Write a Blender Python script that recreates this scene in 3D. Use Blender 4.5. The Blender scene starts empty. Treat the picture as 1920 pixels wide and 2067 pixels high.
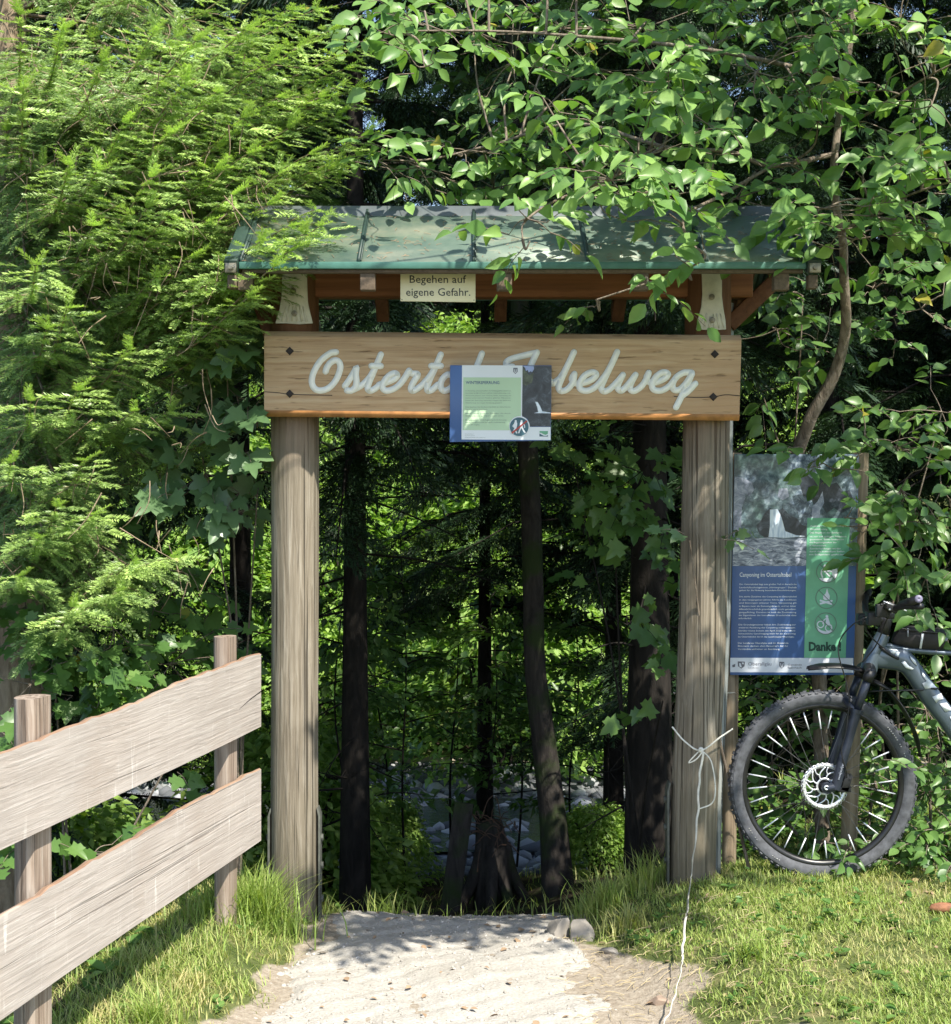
import bpy, bmesh, math, random
import numpy as np
from mathutils import Vector, Matrix, Quaternion

# ------------------------------------------------------------------ camera, sky, sun, exposure
sc = bpy.context.scene
F, HY, CX, H = 3072.0, 960.0, 960.0, 1.736      # focal length / horizon / centre in photo pixels, eye height
cam_d = bpy.data.cameras.new("camera")
cam = bpy.data.objects.new("camera", cam_d)
sc.collection.objects.link(cam)
cam.location = (0, 0, H)
cam.rotation_euler = (math.radians(90), 0, 0)
cam_d.sensor_fit = 'HORIZONTAL'
cam_d.sensor_width = 36
cam_d.lens = 36 * F / 1920
cam_d.shift_y = -73.5 / 1920
cam_d.clip_end = 500
sc.camera = cam

SUN_EL, SUN_AZ = math.radians(53.3), math.radians(33)
SDIR = Vector((math.sin(SUN_AZ) * math.cos(SUN_EL), -math.cos(SUN_AZ) * math.cos(SUN_EL), math.sin(SUN_EL)))
world = bpy.data.worlds.new("World")
sc.world = world
world.use_nodes = True
wn = world.node_tree
bg = wn.nodes["Background"]
sky = wn.nodes.new("ShaderNodeTexSky")
sky.sky_type = 'NISHITA'
sky.sun_disc = False
sky.sun_elevation = SUN_EL
sky.sun_rotation = math.atan2(SDIR.x, SDIR.y)
wn.links.new(sky.outputs[0], bg.inputs[0])
bg.inputs[1].default_value = 0.14
sun_d = bpy.data.lights.new("sun", 'SUN')
sun_d.energy = 4.9
sun_d.angle = math.radians(0.5)
sun_d.color = (1.0, 0.94, 0.83)
sun = bpy.data.objects.new("sun", sun_d)
sc.collection.objects.link(sun)
sun.rotation_euler = (-SDIR).to_track_quat('-Z', 'Y').to_euler()
sun.location = (3, -5, 9)
sc.view_settings.view_transform = 'Standard'
sc.view_settings.look = 'None'
sc.view_settings.gamma = 1
sc.view_settings.exposure = 0.97
sc.render.engine = 'CYCLES'
sc.cycles.max_bounces = 7
sc.cycles.diffuse_bounces = 4
sc.cycles.transparent_max_bounces = 8
sc.cycles.use_denoising = True
sc.cycles.caustics_reflective = False
sc.cycles.caustics_refractive = False

rng = np.random.default_rng(7)
rnd = random.Random(7)
D = 1920 / 1848.0                                 # pixels of the enlarged view -> photo pixels


def P(px, py, Y):
    return np.array([(px - CX) / F * Y, Y, H - (py - HY) / F * Y])


def Pd(dx, dy, Y):
    return P(dx * D, dy * D, Y)


def sstep(a, b, x):
    t = np.clip((np.asarray(x, float) - a) / (b - a), 0, 1)
    return t * t * (3 - 2 * t)


# ------------------------------------------------------------------ object helpers
ORG = {}


def tag(o, label=None, cat=None, group=None, kind=None):
    if label: o["label"] = label
    if cat: o["category"] = cat
    if group: o["group"] = group
    if kind: o["kind"] = kind
    return o


def thing(name, label, cat, loc, group=None):
    o = bpy.data.objects.new(name, None)
    o.empty_display_size = 0.1
    sc.collection.objects.link(o)
    o.location = loc
    ORG[o.name] = np.array(loc, float)
    return tag(o, label, cat, group)


def np_mesh(name, V, faces, mats, smooth=False, attrs=None, midx=None):
    """faces: list of int arrays (k,3) / (k,4) or ragged list"""
    me = bpy.data.meshes.new(name)
    V = np.asarray(V, np.float32)
    loops, starts, n = [], [], 0
    for f in faces:
        if isinstance(f, np.ndarray):
            k, m = f.shape
            loops.append(f.reshape(-1))
            starts.append(n + np.arange(k) * m)
            n += k * m
        else:
            loops.append(np.array(f))
            starts.append(np.array([n]))
            n += len(f)
    L = np.concatenate(loops).astype(np.int32)
    S = np.concatenate(starts).astype(np.int32)
    me.vertices.add(len(V))
    me.vertices.foreach_set("co", V.reshape(-1))
    me.loops.add(len(L))
    me.loops.foreach_set("vertex_index", L)
    me.polygons.add(len(S))
    me.polygons.foreach_set("loop_start", S)
    if smooth:
        me.polygons.foreach_set("use_smooth", np.ones(len(S), bool))
    if midx is not None:
        me.polygons.foreach_set("material_index", np.asarray(midx, np.int32))
    for m in (mats if isinstance(mats, (list, tuple)) else [mats]):
        me.materials.append(m)
    me.update(calc_edges=True)
    if attrs:
        for k, a in attrs.items():
            at = me.attributes.new(k, 'FLOAT', 'POINT')
            at.data.foreach_set("value", np.asarray(a, np.float32))
    return me


class MB:
    """collects world-space shapes that become ONE mesh object"""
    def __init__(self):
        self.V, self.Fc, self.n, self.A = [], [], 0, []

    def add(self, V, faces, a=0.0):
        V = np.asarray(V, float)
        for f in faces:
            if isinstance(f, np.ndarray):
                self.Fc.append(f + self.n)
            else:
                self.Fc.append([i + self.n for i in f])
        self.V.append(V)
        self.A.append(np.full(len(V), a) if np.isscalar(a) else np.asarray(a))
        self.n += len(V)
        return self

    def box(self, c, s, R=None):
        V = np.array([[x, y, z] for x in (-.5, .5) for y in (-.5, .5) for z in (-.5, .5)]) * np.array(s)
        if R is not None:
            V = V @ np.array(R).T
        Fq = np.array([[0, 1, 3, 2], [4, 6, 7, 5], [0, 4, 5, 1], [2, 3, 7, 6], [0, 2, 6, 4], [1, 5, 7, 3]])
        return self.add(V + np.array(c), [Fq])

    def hexa(self, bot, top):
        """two quads (4 points each, same winding)"""
        V = np.array(list(bot) + list(top))
        Fq = np.array([[3, 2, 1, 0], [4, 5, 6, 7], [0, 1, 5, 4], [1, 2, 6, 5], [2, 3, 7, 6], [3, 0, 4, 7]])
        return self.add(V, [Fq])

    def bar(self, a, b, w, h, up=(0, 0, 1)):
        a, b = np.array(a, float), np.array(b, float)
        d = b - a
        L = np.linalg.norm(d)
        d /= L
        s = np.cross(d, up); s /= np.linalg.norm(s)
        u = np.cross(s, d)
        return self.box((a + b) / 2, (L, w, h), np.stack([d, s, u], 1))

    def tube(self, pts, r, n=8, cap=True, a=0.0):
        pts = np.asarray(pts, float)
        k = len(pts)
        r = np.full(k, r) if np.isscalar(r) else np.asarray(r, float)
        T = np.gradient(pts, axis=0)
        T /= np.linalg.norm(T, axis=1)[:, None] + 1e-12
        ref = np.array([0., 0., 1.]) if abs(T[0, 2]) < 0.9 else np.array([1., 0., 0.])
        N = np.empty_like(T)
        v = ref
        for i in range(k):
            v = v - T[i] * v.dot(T[i]); v /= np.linalg.norm(v) + 1e-12
            N[i] = v
        B = np.cross(T, N)
        th = np.arange(n) * 2 * math.pi / n
        V = pts[:, None] + r[:, None, None] * (np.cos(th)[None, :, None] * N[:, None] + np.sin(th)[None, :, None] * B[:, None])
        V = V.reshape(-1, 3)
        i = np.arange(k - 1)[:, None] * n
        j = np.arange(n)[None]
        j2 = (j + 1) % n
        Fq = np.stack([i + j, i + j2, i + n + j2, i + n + j], -1).reshape(-1, 4)
        fs = [Fq]
        if cap:
            fs.append(list(range(n))[::-1])
            fs.append([(k - 1) * n + q for q in range(n)])
        return self.add(V, fs, a)

    def lathe(self, prof, c, n=48, axis='y', closed=True):
        """profile of (radius, offset along the axis)"""
        prof = np.array(prof, float)
        k = len(prof)
        th = np.arange(n) * 2 * math.pi / n
        x = prof[:, 0][:, None] * np.cos(th); z = prof[:, 0][:, None] * np.sin(th)
        y = np.repeat(prof[:, 1][:, None], n, 1)
        V = {'y': np.stack([x, y, z], -1), 'z': np.stack([x, z, y], -1), 'x': np.stack([y, x, z], -1)}[axis].reshape(-1, 3) + np.array(c)
        kk = k if closed else k - 1
        i = np.arange(kk)[:, None] * n
        i2 = ((np.arange(kk) + 1) % k)[:, None] * n
        j = np.arange(n)[None]; j2 = (j + 1) % n
        return self.add(V, [np.stack([i + j, i + j2, i2 + j2, i2 + j], -1).reshape(-1, 4)])

    def disc(self, c, r, h, axis='y', n=24):
        return self.lathe([(0.0001, -h / 2), (r, -h / 2), (r, h / 2), (0.0001, h / 2)], c, n, axis, True)

    def prism(self, poly, d):
        """flat polygon (list of 3-D points) pushed along vector d"""
        A = np.array(poly, float); k = len(A)
        V = np.concatenate([A, A + np.array(d)])
        fs = [list(range(k)), [k + i for i in range(k)][::-1]]
        j = np.arange(k); j2 = (j + 1) % k
        fs.append(np.stack([j2, j, j + k, j2 + k], -1))
        return self.add(V, fs)

    def build(self, name, m, parent=None, smooth=False, bevel=0, attr=None):
        V = np.concatenate(self.V)
        if parent is not None:
            org = ORG[parent.name]
        else:
            org = np.zeros(3)
        me = np_mesh(name, V - org, self.Fc, m, smooth, {attr: np.concatenate(self.A)} if attr else None)
        o = bpy.data.objects.new(name, me)
        sc.collection.objects.link(o)
        if parent is not None:
            o.parent = parent
        ORG[o.name] = org
        if bevel:
            b = o.modifiers.new("edge", 'BEVEL')
            b.width = bevel; b.segments = 2; b.limit_method = 'ANGLE'; b.angle_limit = math.radians(35)
        if smooth == 'auto':
            pass
        return o


def smooth_angle(o, deg=35):
    me = o.data
    me.polygons.foreach_set("use_smooth", np.ones(len(me.polygons), bool))
    me.set_sharp_from_angle(angle=math.radians(deg))
    return o


def spline(pts, m=8, closed=False):
    p = np.asarray(pts, float)
    if len(p) < 3:
        t = np.linspace(0, 1, m + 1)[:, None]
        return p[0] * (1 - t) + p[-1] * t
    q = np.vstack([2 * p[0] - p[1], p, 2 * p[-1] - p[-2]])
    out = []
    for i in range(1, len(q) - 2):
        t = np.linspace(0, 1, m, endpoint=False)[:, None]
        a, b, c, d = q[i - 1], q[i], q[i + 1], q[i + 2]
        out.append(0.5 * (2 * b + (c - a) * t + (2 * a - 5 * b + 4 * c - d) * t ** 2 + (-a + 3 * b - 3 * c + d) * t ** 3))
    out.append(p[-1:])
    return np.vstack(out)


# ------------------------------------------------------------------ materials
class NT:
    def __init__(self, name):
        self.m = bpy.data.materials.new(name)
        self.m.use_nodes = True
        self.t = self.m.node_tree
        self.b = self.t.nodes["Principled BSDF"]
        self.out = self.t.nodes["Material Output"]

    def n(self, kind, **kw):
        nd = self.t.nodes.new("ShaderNode" + kind)
        for k, v in kw.items():
            if k in nd.inputs:
                nd.inputs[k].default_value = v
            else:
                setattr(nd, k, v)
        return nd

    def l(self, a, b):
        self.t.links.new(a, b)

    def coord(self, scale=(1, 1, 1), rot=(0, 0, 0), which="Object"):
        tc = self.n("TexCoord"); mp = self.n("Mapping")
        mp.inputs["Scale"].default_value = scale
        mp.inputs["Rotation"].default_value = rot
        self.l(tc.outputs[which], mp.inputs[0])
        return mp.outputs[0]

    def noise(self, vec, scale, detail=4, rough=0.55, dist=0.0):
        nd = self.n("TexNoise", Scale=scale, Detail=detail, Roughness=rough, Distortion=dist)
        if vec is not None: self.l(vec, nd.inputs["Vector"])
        return nd.outputs["Fac"]

    def ramp(self, fac, stops):
        nd = self.n("ValToRGB")
        e = nd.color_ramp.elements
        while len(e) < len(stops): e.new(0.5)
        for i, (p, c) in enumerate(stops):
            e[i].position = p
            e[i].color = (*c, 1) if len(c) == 3 else c
        self.l(fac, nd.inputs[0])
        return nd.outputs[0]

    def mix(self, fac, a, b, mode='MIX'):
        nd = self.n("MixRGB", blend_type=mode)
        for i, v in ((0, fac), (1, a), (2, b)):
            if hasattr(v, 'is_output'): self.l(v, nd.inputs[i])
            else: nd.inputs[i].default_value = v if i == 0 else (*v, 1)
        return nd.outputs[0]

    def math(self, op, a, b=0.5, clamp=False):
        nd = self.n("Math", operation=op, use_clamp=clamp)
        for i, v in ((0, a), (1, b)):
            if hasattr(v, 'is_output'): self.l(v, nd.inputs[i])
            else: nd.inputs[i].default_value = v
        return nd.outputs[0]

    def bump(self, h, strength=0.4, dist=0.01):
        nd = self.n("Bump", Strength=strength, Distance=dist)
        self.l(h, nd.inputs["Height"]); self.l(nd.outputs[0], self.b.inputs["Normal"])

    def base(self, c):
        if hasattr(c, 'is_output'): self.l(c, self.b.inputs["Base Color"])
        else: self.b.inputs["Base Color"].default_value = (*c, 1)

    def set(self, rough=0.5, metal=0.0, spec=0.5):
        self.b.inputs["Roughness"].default_value = rough
        self.b.inputs["Metallic"].default_value = metal
        self.b.inputs["Specular IOR Level"].default_value = spec
        return self


def m_simple(name, c, rough=0.5, metal=0.0, var=0.15, scale=30, bump=0.0, spec=0.5):
    t = NT(name).set(rough, metal, spec)
    v = t.coord()
    n = t.noise(v, scale, 5)
    d = tuple(x * (1 - var) for x in c); e = tuple(min(1, x * (1 + var)) for x in c)
    t.base(t.ramp(n, [(0.3, d), (0.7, e)]))
    if bump: t.bump(n, bump, 0.003)
    return t.m


def m_wood(name, dark, mid, light, axis='x', rotz=0.0, grain=1.0, crack=0.35, rough=0.7, bump=0.5, patch=None, streak=None, zfade=None, ck_len=0.7, ck_t=0.36, damp=None):
    """planks and posts: grain stretched along one axis, fine dark checks, wear"""
    t = NT(name).set(rough, 0, 0.3)
    lo, hi = 1.7 * grain, 44 * grain
    sc_ = {'x': (lo, hi, hi), 'y': (hi, lo, hi), 'z': (hi, hi, lo)}[axis]
    tc = t.n("TexCoord")
    mr = t.n("Mapping"); mr.inputs["Rotation"].default_value = (0, 0, rotz)
    t.l(tc.outputs["Object"], mr.inputs[0])
    ms = t.n("Mapping"); ms.inputs["Scale"].default_value = sc_
    t.l(mr.outputs[0], ms.inputs[0])
    warp = t.noise(mr.outputs[0], 2.2, 3)
    wv = t.n("VectorMath", operation='MULTIPLY_ADD')
    cmb = t.n("CombineXYZ")
    for i in range(3): t.l(warp, cmb.inputs[i])
    t.l(cmb.outputs[0], wv.inputs[0]); wv.inputs[1].default_value = (1.6, 1.6, 1.6); t.l(ms.outputs[0], wv.inputs[2])
    g1 = t.noise(wv.outputs[0], 1.0, 6, 0.62, 0.4)
    mc = t.n("Mapping"); mc.inputs["Scale"].default_value = {'x': (ck_len, 42 * grain, 42 * grain), 'y': (42 * grain, ck_len, 42 * grain), 'z': (42 * grain, 42 * grain, ck_len)}[axis]
    t.l(mr.outputs[0], mc.inputs[0])
    g2 = t.noise(mc.outputs[0], 1.0, 3, 0.6, 0.25)
    col = t.ramp(g1, [(0.28, dark), (0.5, mid), (0.72, light)])
    big = t.noise(mr.outputs[0], 3.0, 4)
    col = t.mix(t.math('MULTIPLY', t.ramp(big, [(0.35, (0, 0, 0)), (0.65, (1, 1, 1))]), 0.35), col, tuple(x * 0.62 for x in mid))
    if patch is not None:
        pn = t.noise(mr.outputs[0], 1.7, 5)
        col = t.mix(t.ramp(pn, [(0.5, (0, 0, 0)), (0.66, (0.7, 0.7, 0.7))]), col, patch)
    chk = t.ramp(g2, [(ck_t - 0.03, (1, 1, 1)), (ck_t + 0.025, (0, 0, 0))])
    col = t.mix(t.math('MULTIPLY', chk, crack), col, tuple(x * 0.25 for x in dark))
    if streak is not None:                      # pale resin and weather runs down the face of a plank
        m2 = t.n("Mapping"); m2.inputs["Scale"].default_value = (42, 1, 4.5)
        t.l(mr.outputs[0], m2.inputs[0])
        sn = t.noise(m2.outputs[0], 1.0, 4, 0.6, 0.5)
        msk = t.math('MULTIPLY', t.ramp(sn, [(0.60, (0, 0, 0)), (0.70, (1, 1, 1))]), t.ramp(t.noise(mr.outputs[0], 5.0, 4), [(0.42, (0, 0, 0)), (0.62, (0.9, 0.9, 0.9))]))
        col = t.mix(msk, col, streak)
        fl = t.noise(wv.outputs[0], 2.6, 6, 0.75)
        col = t.mix(t.math('MULTIPLY', t.ramp(fl, [(0.55, (0, 0, 0)), (0.66, (1, 1, 1))]), 0.55), col, tuple(x * 0.92 for x in streak))
    if damp is not None:                        # rain-splashed, algae-stained foot of a post
        sd_ = t.n("SeparateXYZ"); t.l(tc.outputs["Object"], sd_.inputs[0])
        zd = t.math('ADD', sd_.outputs[2], t.math('MULTIPLY', t.math('SUBTRACT', big, 0.5), 0.9))
        md = t.n("MapRange"); md.inputs[1].default_value = damp[0]; md.inputs[2].default_value = damp[1]; md.inputs[3].default_value = 0.0; md.inputs[4].default_value = 0.8
        t.l(zd, md.inputs[0])
        col = t.mix(md.outputs[0], col, t.mix(g1, (0.05, 0.045, 0.028), (0.19, 0.165, 0.105)))
    if zfade is not None:                       # oiled, rain-sheltered wood near the top of a post
        z0, z1, c_top = zfade
        sx = t.n("SeparateXYZ"); t.l(tc.outputs["Object"], sx.inputs[0])
        zz = t.math('ADD', sx.outputs[2], t.math('MULTIPLY', t.math('SUBTRACT', g1, 0.5), 0.5))
        mr_ = t.n("MapRange"); mr_.inputs[1].default_value = z0; mr_.inputs[2].default_value = z1
        t.l(zz, mr_.inputs[0])
        col = t.mix(mr_.outputs[0], col, t.mix(g1, tuple(x * 0.6 for x in c_top), c_top))
    t.base(col)
    h = t.math('SUBTRACT', g1, t.math('MULTIPLY', chk, 0.5))
    t.bump(h, bump, 0.006)
    return t.m


def m_leaf(name, c1, c2, trans=0.35, rough=0.42, fresh=None, yellow=0.0):
    t = NT(name).set(rough, 0, 0.5)
    g = t.n("NewGeometry")
    col = t.ramp(g.outputs["Random Per Island"], [(0.0, c1), (0.65, tuple((a + b) / 2 for a, b in zip(c1, c2))), (1.0, c2)])
    if yellow:
        col = t.mix(t.ramp(g.outputs["Random Per Island"], [(1 - yellow, (0, 0, 0)), (1 - yellow * 0.6, (1, 1, 1))]), col, (0.36, 0.33, 0.05))
    if fresh is not None:
        at = t.n("Attribute", attribute_name="fresh")
        col = t.mix(at.outputs["Fac"], col, fresh)
    nn = t.noise(t.coord((1, 1, 1)), 60, 3)
    col = t.mix(0.25, col, t.mix(nn, (0.3, 0.3, 0.3), (1.6, 1.6, 1.6)), 'MULTIPLY')
    t.base(col)
    tr = t.n("BsdfTranslucent")
    t.l(t.mix(1.0, col, (1.15, 1.25, 0.5), 'MULTIPLY'), tr.inputs[0])
    ms = t.n("MixShader"); ms.inputs[0].default_value = trans
    t.l(t.b.outputs[0], ms.inputs[1]); t.l(tr.outputs[0], ms.inputs[2])
    t.l(ms.outputs[0], t.out.inputs[0])
    return t.m


def m_bark(name, dark, light, scale=18, moss=None):
    t = NT(name).set(0.9, 0, 0.2)
    v = t.coord((1, 1, 0.28))
    n = t.noise(v, scale, 6, 0.65, 0.6)
    col = t.ramp(n, [(0.3, dark), (0.7, light)])
    if moss:
        col = t.mix(t.ramp(t.noise(t.coord(), 4, 4), [(0.5, (0, 0, 0)), (0.62, (1, 1, 1))]), col, moss)
    t.base(col)
    t.bump(n, 0.8, 0.02)
    return t.m


FENCE_ROT = -math.atan2(5.75 - 3.97, -0.81 + 1.24)
M = {}
M['fence'] = m_wood("weathered board", (0.34, 0.295, 0.26), (0.42, 0.372, 0.335), (0.50, 0.455, 0.415), 'x', FENCE_ROT, 1.6, 0.35, 0.75, 0.6, ck_t=0.345, patch=(0.36, 0.30, 0.255), streak=(0.60, 0.565, 0.525))
M['bark_edge'] = m_wood("orange board edge", (0.17, 0.09, 0.055), (0.31, 0.205, 0.14), (0.45, 0.39, 0.33), 'x', FENCE_ROT, 0.35, 0.4, 0.85, 0.9)
M['fpost'] = m_wood("fence post wood", (0.15, 0.105, 0.075), (0.29, 0.225, 0.175), (0.44, 0.375, 0.315), 'z', 0, 1.4, 0.6, 0.8, 0.9, ck_t=0.385)
M['post'] = m_wood("weathered round post", (0.11, 0.09, 0.062), (0.23, 0.195, 0.145), (0.36, 0.325, 0.265), 'z', 0, 1.5, 0.8, 0.8, 0.9, patch=(0.13, 0.108, 0.08), ck_t=0.405, damp=(0.55, 0.05), zfade=(1.75, 2.25, (0.2, 0.095, 0.045)))
M['post_grey'] = m_wood("blue grey split post", (0.12, 0.13, 0.12), (0.25, 0.27, 0.26), (0.38, 0.40, 0.39), 'z', 0, 1.5, 0.7, 0.8, 0.8, ck_t=0.40)
M['signpost'] = m_wood("sign post wood", (0.16, 0.12, 0.08), (0.28, 0.22, 0.15), (0.38, 0.32, 0.24), 'z', 0, 1.0, 0.5, 0.8, 0.5)
M['plank'] = m_wood("oiled name board", (0.36, 0.215, 0.11), (0.54, 0.365, 0.21), (0.63, 0.47, 0.30), 'x', 0, 1.5, 0.55, 0.65, 0.6, patch=(0.43, 0.265, 0.145), ck_len=7.0)
M['plank_edge'] = m_simple("oiled edge with bounce glow", (0.42, 0.19, 0.06), 0.6, var=0.3, scale=20)  # orange stands in for light bounced up from the gravel onto the chamfer
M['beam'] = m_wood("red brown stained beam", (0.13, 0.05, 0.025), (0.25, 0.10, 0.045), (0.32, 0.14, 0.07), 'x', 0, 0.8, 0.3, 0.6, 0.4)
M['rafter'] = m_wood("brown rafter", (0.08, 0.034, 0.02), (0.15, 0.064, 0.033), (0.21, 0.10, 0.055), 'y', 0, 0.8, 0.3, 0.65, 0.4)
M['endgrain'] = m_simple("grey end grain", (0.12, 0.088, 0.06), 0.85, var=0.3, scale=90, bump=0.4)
M['plate'] = m_simple("white painted plate", (0.62, 0.60, 0.50), 0.55, var=0.16, scale=22, bump=0.3)
M['bolt'] = m_simple("weathered bolt", (0.22, 0.20, 0.15), 0.4, 0.7, 0.3, 60)
M['darkbolt'] = m_simple("dark bolt hole", (0.022, 0.014, 0.011), 0.7)
M['anchor'] = m_simple("dull steel anchor", (0.085, 0.09, 0.075), 0.7, 0.2, 0.35, 25)
M['letter'] = m_simple("white lettering", (0.84, 0.83, 0.76), 0.5, var=0.05)
M['letterside'] = m_simple("grey letter edge", (0.34, 0.40, 0.42), 0.6)
M['cream'] = m_simple("cream plate", (0.86, 0.80, 0.57), 0.4, var=0.06, scale=14)
M['black'] = m_simple("black print", (0.02, 0.025, 0.02), 0.5)
M['blue'] = m_simple("blue print", (0.055, 0.12, 0.30), 0.3, var=0.1, scale=6, spec=0.6)
M['blue_dark'] = m_simple("dark blue print", (0.035, 0.07, 0.2), 0.35)
M['white'] = m_simple("white print", (0.74, 0.77, 0.8), 0.35, var=0.04, scale=5)
M['pale'] = m_simple("pale print", (0.66, 0.69, 0.75), 0.4, var=0.04)
M['green_pale'] = m_simple("pale green print", (0.47, 0.63, 0.42), 0.4, var=0.06, scale=5)
M['green'] = m_simple("green print", (0.14, 0.40, 0.24), 0.35, var=0.12, scale=12)
M['green_dark'] = m_simple("dark green print", (0.005, 0.045, 0.03), 0.5)
M['grey_text'] = m_simple("grey print", (0.10, 0.14, 0.11), 0.5)
M['text_soft'] = m_simple("soft grey print", (0.2, 0.26, 0.22), 0.5)
M['crest'] = m_simple("grey crest print", (0.13, 0.13, 0.16), 0.5)
M['red'] = m_simple("red print", (0.42, 0.06, 0.05), 0.5)
M['teal'] = m_simple("teal print", (0.05, 0.13, 0.17), 0.4)
M['ring'] = m_simple("grey ring print", (0.13, 0.17, 0.15), 0.5)
M['tyre'] = m_simple("dusty tyre rubber", (0.07, 0.073, 0.082), 0.75, var=0.45, scale=35, bump=0.4)
M['tyre_print'] = m_simple("tyre lettering", (0.3, 0.3, 0.29), 0.7)
M['rim'] = m_simple("black rim", (0.012, 0.012, 0.013), 0.35)
M['spoke'] = m_simple("spoke steel", (0.15, 0.15, 0.15), 0.35, 0.8)
M['reflector'] = m_simple("spoke reflector", (0.75, 0.77, 0.8), 0.35, 0.0, 0.04)
M['rotor'] = m_simple("brake disc steel", (0.78, 0.80, 0.85), 0.32, 0.55, 0.08)
M['fork'] = m_simple("dark blue fork paint", (0.022, 0.027, 0.042), 0.3, 0.1, 0.1)
M['fork_dark'] = m_simple("black plastic", (0.011, 0.011, 0.013), 0.45)
M['decal'] = m_simple("grey decal", (0.2, 0.22, 0.27), 0.4)
M['bag'] = m_simple("black bag cloth", (0.018, 0.015, 0.017), 0.65, var=0.3, scale=70, bump=0.25)
M['stripe'] = m_simple("reflective stripe", (0.62, 0.64, 0.68), 0.4)
M['purple'] = m_simple("grip end", (0.17, 0.16, 0.24), 0.5)
M['tape'] = m_simple("white barrier tape", (0.62, 0.60, 0.53), 0.45, var=0.2, scale=30)
M['stone'] = m_simple("pale stone", (0.27, 0.245, 0.21), 0.85, var=0.3, scale=12, bump=0.8)
M['cone'] = m_simple("brown cone", (0.23, 0.10, 0.05), 0.8, var=0.4, scale=60, bump=0.8)

t = NT("green metal roofing").set(0.42, 0.15, 0.5)
v = t.coord((1, 1, 1))
n1 = t.noise(v, 5, 6, 0.6)
n2 = t.noise(t.coord((2, 9, 9)), 4, 5)
c = t.ramp(n1, [(0.3, (0.075, 0.125, 0.10)), (0.52, (0.14, 0.19, 0.145)), (0.72, (0.27, 0.29, 0.215))])
c = t.mix(t.ramp(n2, [(0.6, (0, 0, 0)), (0.72, (0.55, 0.55, 0.55))]), c, (0.34, 0.29, 0.18))
n4 = t.noise(t.coord((1, 1, 1)), 55, 4, 0.7)
c = t.mix(t.ramp(n4, [(0.66, (0, 0, 0)), (0.74, (0.6, 0.6, 0.6))]), c, (0.06, 0.065, 0.04))
t.base(c); t.bump(n1, 0.25, 0.006); M['roof'] = t.m
M['roof_trim'] = m_simple("green roof edge", (0.06, 0.16, 0.125), 0.45, 0.1, 0.2, 20)
M['seam'] = m_simple("dark green seam", (0.022, 0.045, 0.038), 0.5)
M['ridge'] = m_simple("dark ridge metal", (0.09, 0.105, 0.11), 0.5, 0.2, 0.2, 12)

t = NT("blue grey bike paint").set(0.3, 0.35, 0.6)
t.b.inputs["Coat Weight"].default_value = 0.4
t.base(t.ramp(t.noise(t.coord(), 6, 2), [(0.3, (0.075, 0.10, 0.13)), (0.7, (0.095, 0.125, 0.16))])); M['frame'] = t.m

t = NT("waterfall photo print").set(0.25, 0, 0.5)
v = t.coord((1, 1, 1))
vo = t.n("TexVoronoi", Scale=30.0, feature='F1'); t.l(t.coord((1, 1, 1.5)), vo.inputs["Vector"])
n1 = t.noise(v, 34, 9, 0.75, 1.0)
n2 = t.noise(v, 4.5, 4)
c = t.ramp(n1, [(0.3, (0.02, 0.03, 0.05)), (0.45, (0.09, 0.13, 0.19)), (0.56, (0.26, 0.33, 0.4)), (0.68, (0.55, 0.62, 0.72))])
c = t.mix(t.ramp(n2, [(0.42, (0, 0, 0)), (0.6, (0.75, 0.75, 0.75))]), c, t.mix(n1, (0.02, 0.06, 0.06), (0.28, 0.44, 0.36)))
c = t.mix(t.ramp(vo.outputs["Distance"], [(0.3, (0, 0, 0)), (0.75, (0.6, 0.6, 0.6))]), c, (0.02, 0.03, 0.05))
t.base(c); M['photo'] = t.m
t = NT("pebble photo print").set(0.25, 0, 0.5)
n1 = t.noise(t.coord((1, 1, 3)), 22, 7, 0.7, 0.8)
t.base(t.ramp(n1, [(0.36, (0.05, 0.07, 0.11)), (0.5, (0.24, 0.27, 0.34)), (0.62, (0.62, 0.65, 0.7))])); M['photo_bed'] = t.m
t = NT("rock photo print").set(0.25, 0, 0.5)
n1 = t.noise(t.coord((1, 1, 1)), 24, 8, 0.75, 0.8)
t.base(t.ramp(n1, [(0.32, (0.06, 0.075, 0.12)), (0.5, (0.26, 0.29, 0.38)), (0.68, (0.52, 0.55, 0.65))])); M['photo_rock'] = t.m
t = NT("dark gorge photo print").set(0.3, 0, 0.5)
n1 = t.noise(t.coord((1, 1, 1)), 26, 8, 0.75, 0.8)
t.base(t.ramp(n1, [(0.35, (0.008, 0.011, 0.018)), (0.55, (0.035, 0.045, 0.06)), (0.7, (0.14, 0.165, 0.2))])); M['photo_dark'] = t.m
M['photo_sky'] = m_simple("sky photo print", (0.3, 0.37, 0.62), 0.3)
M['photo_green'] = m_simple("wood photo print", (0.06, 0.075, 0.045), 0.3, var=0.7, scale=60)
t = NT("falling water print").set(0.25, 0, 0.5)
n1 = t.noise(t.coord((6, 6, 1)), 20, 5)
t.base(t.ramp(n1, [(0.3, (0.4, 0.5, 0.65)), (0.6, (0.75, 0.82, 0.9))])); M['photo_water'] = t.m

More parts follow.
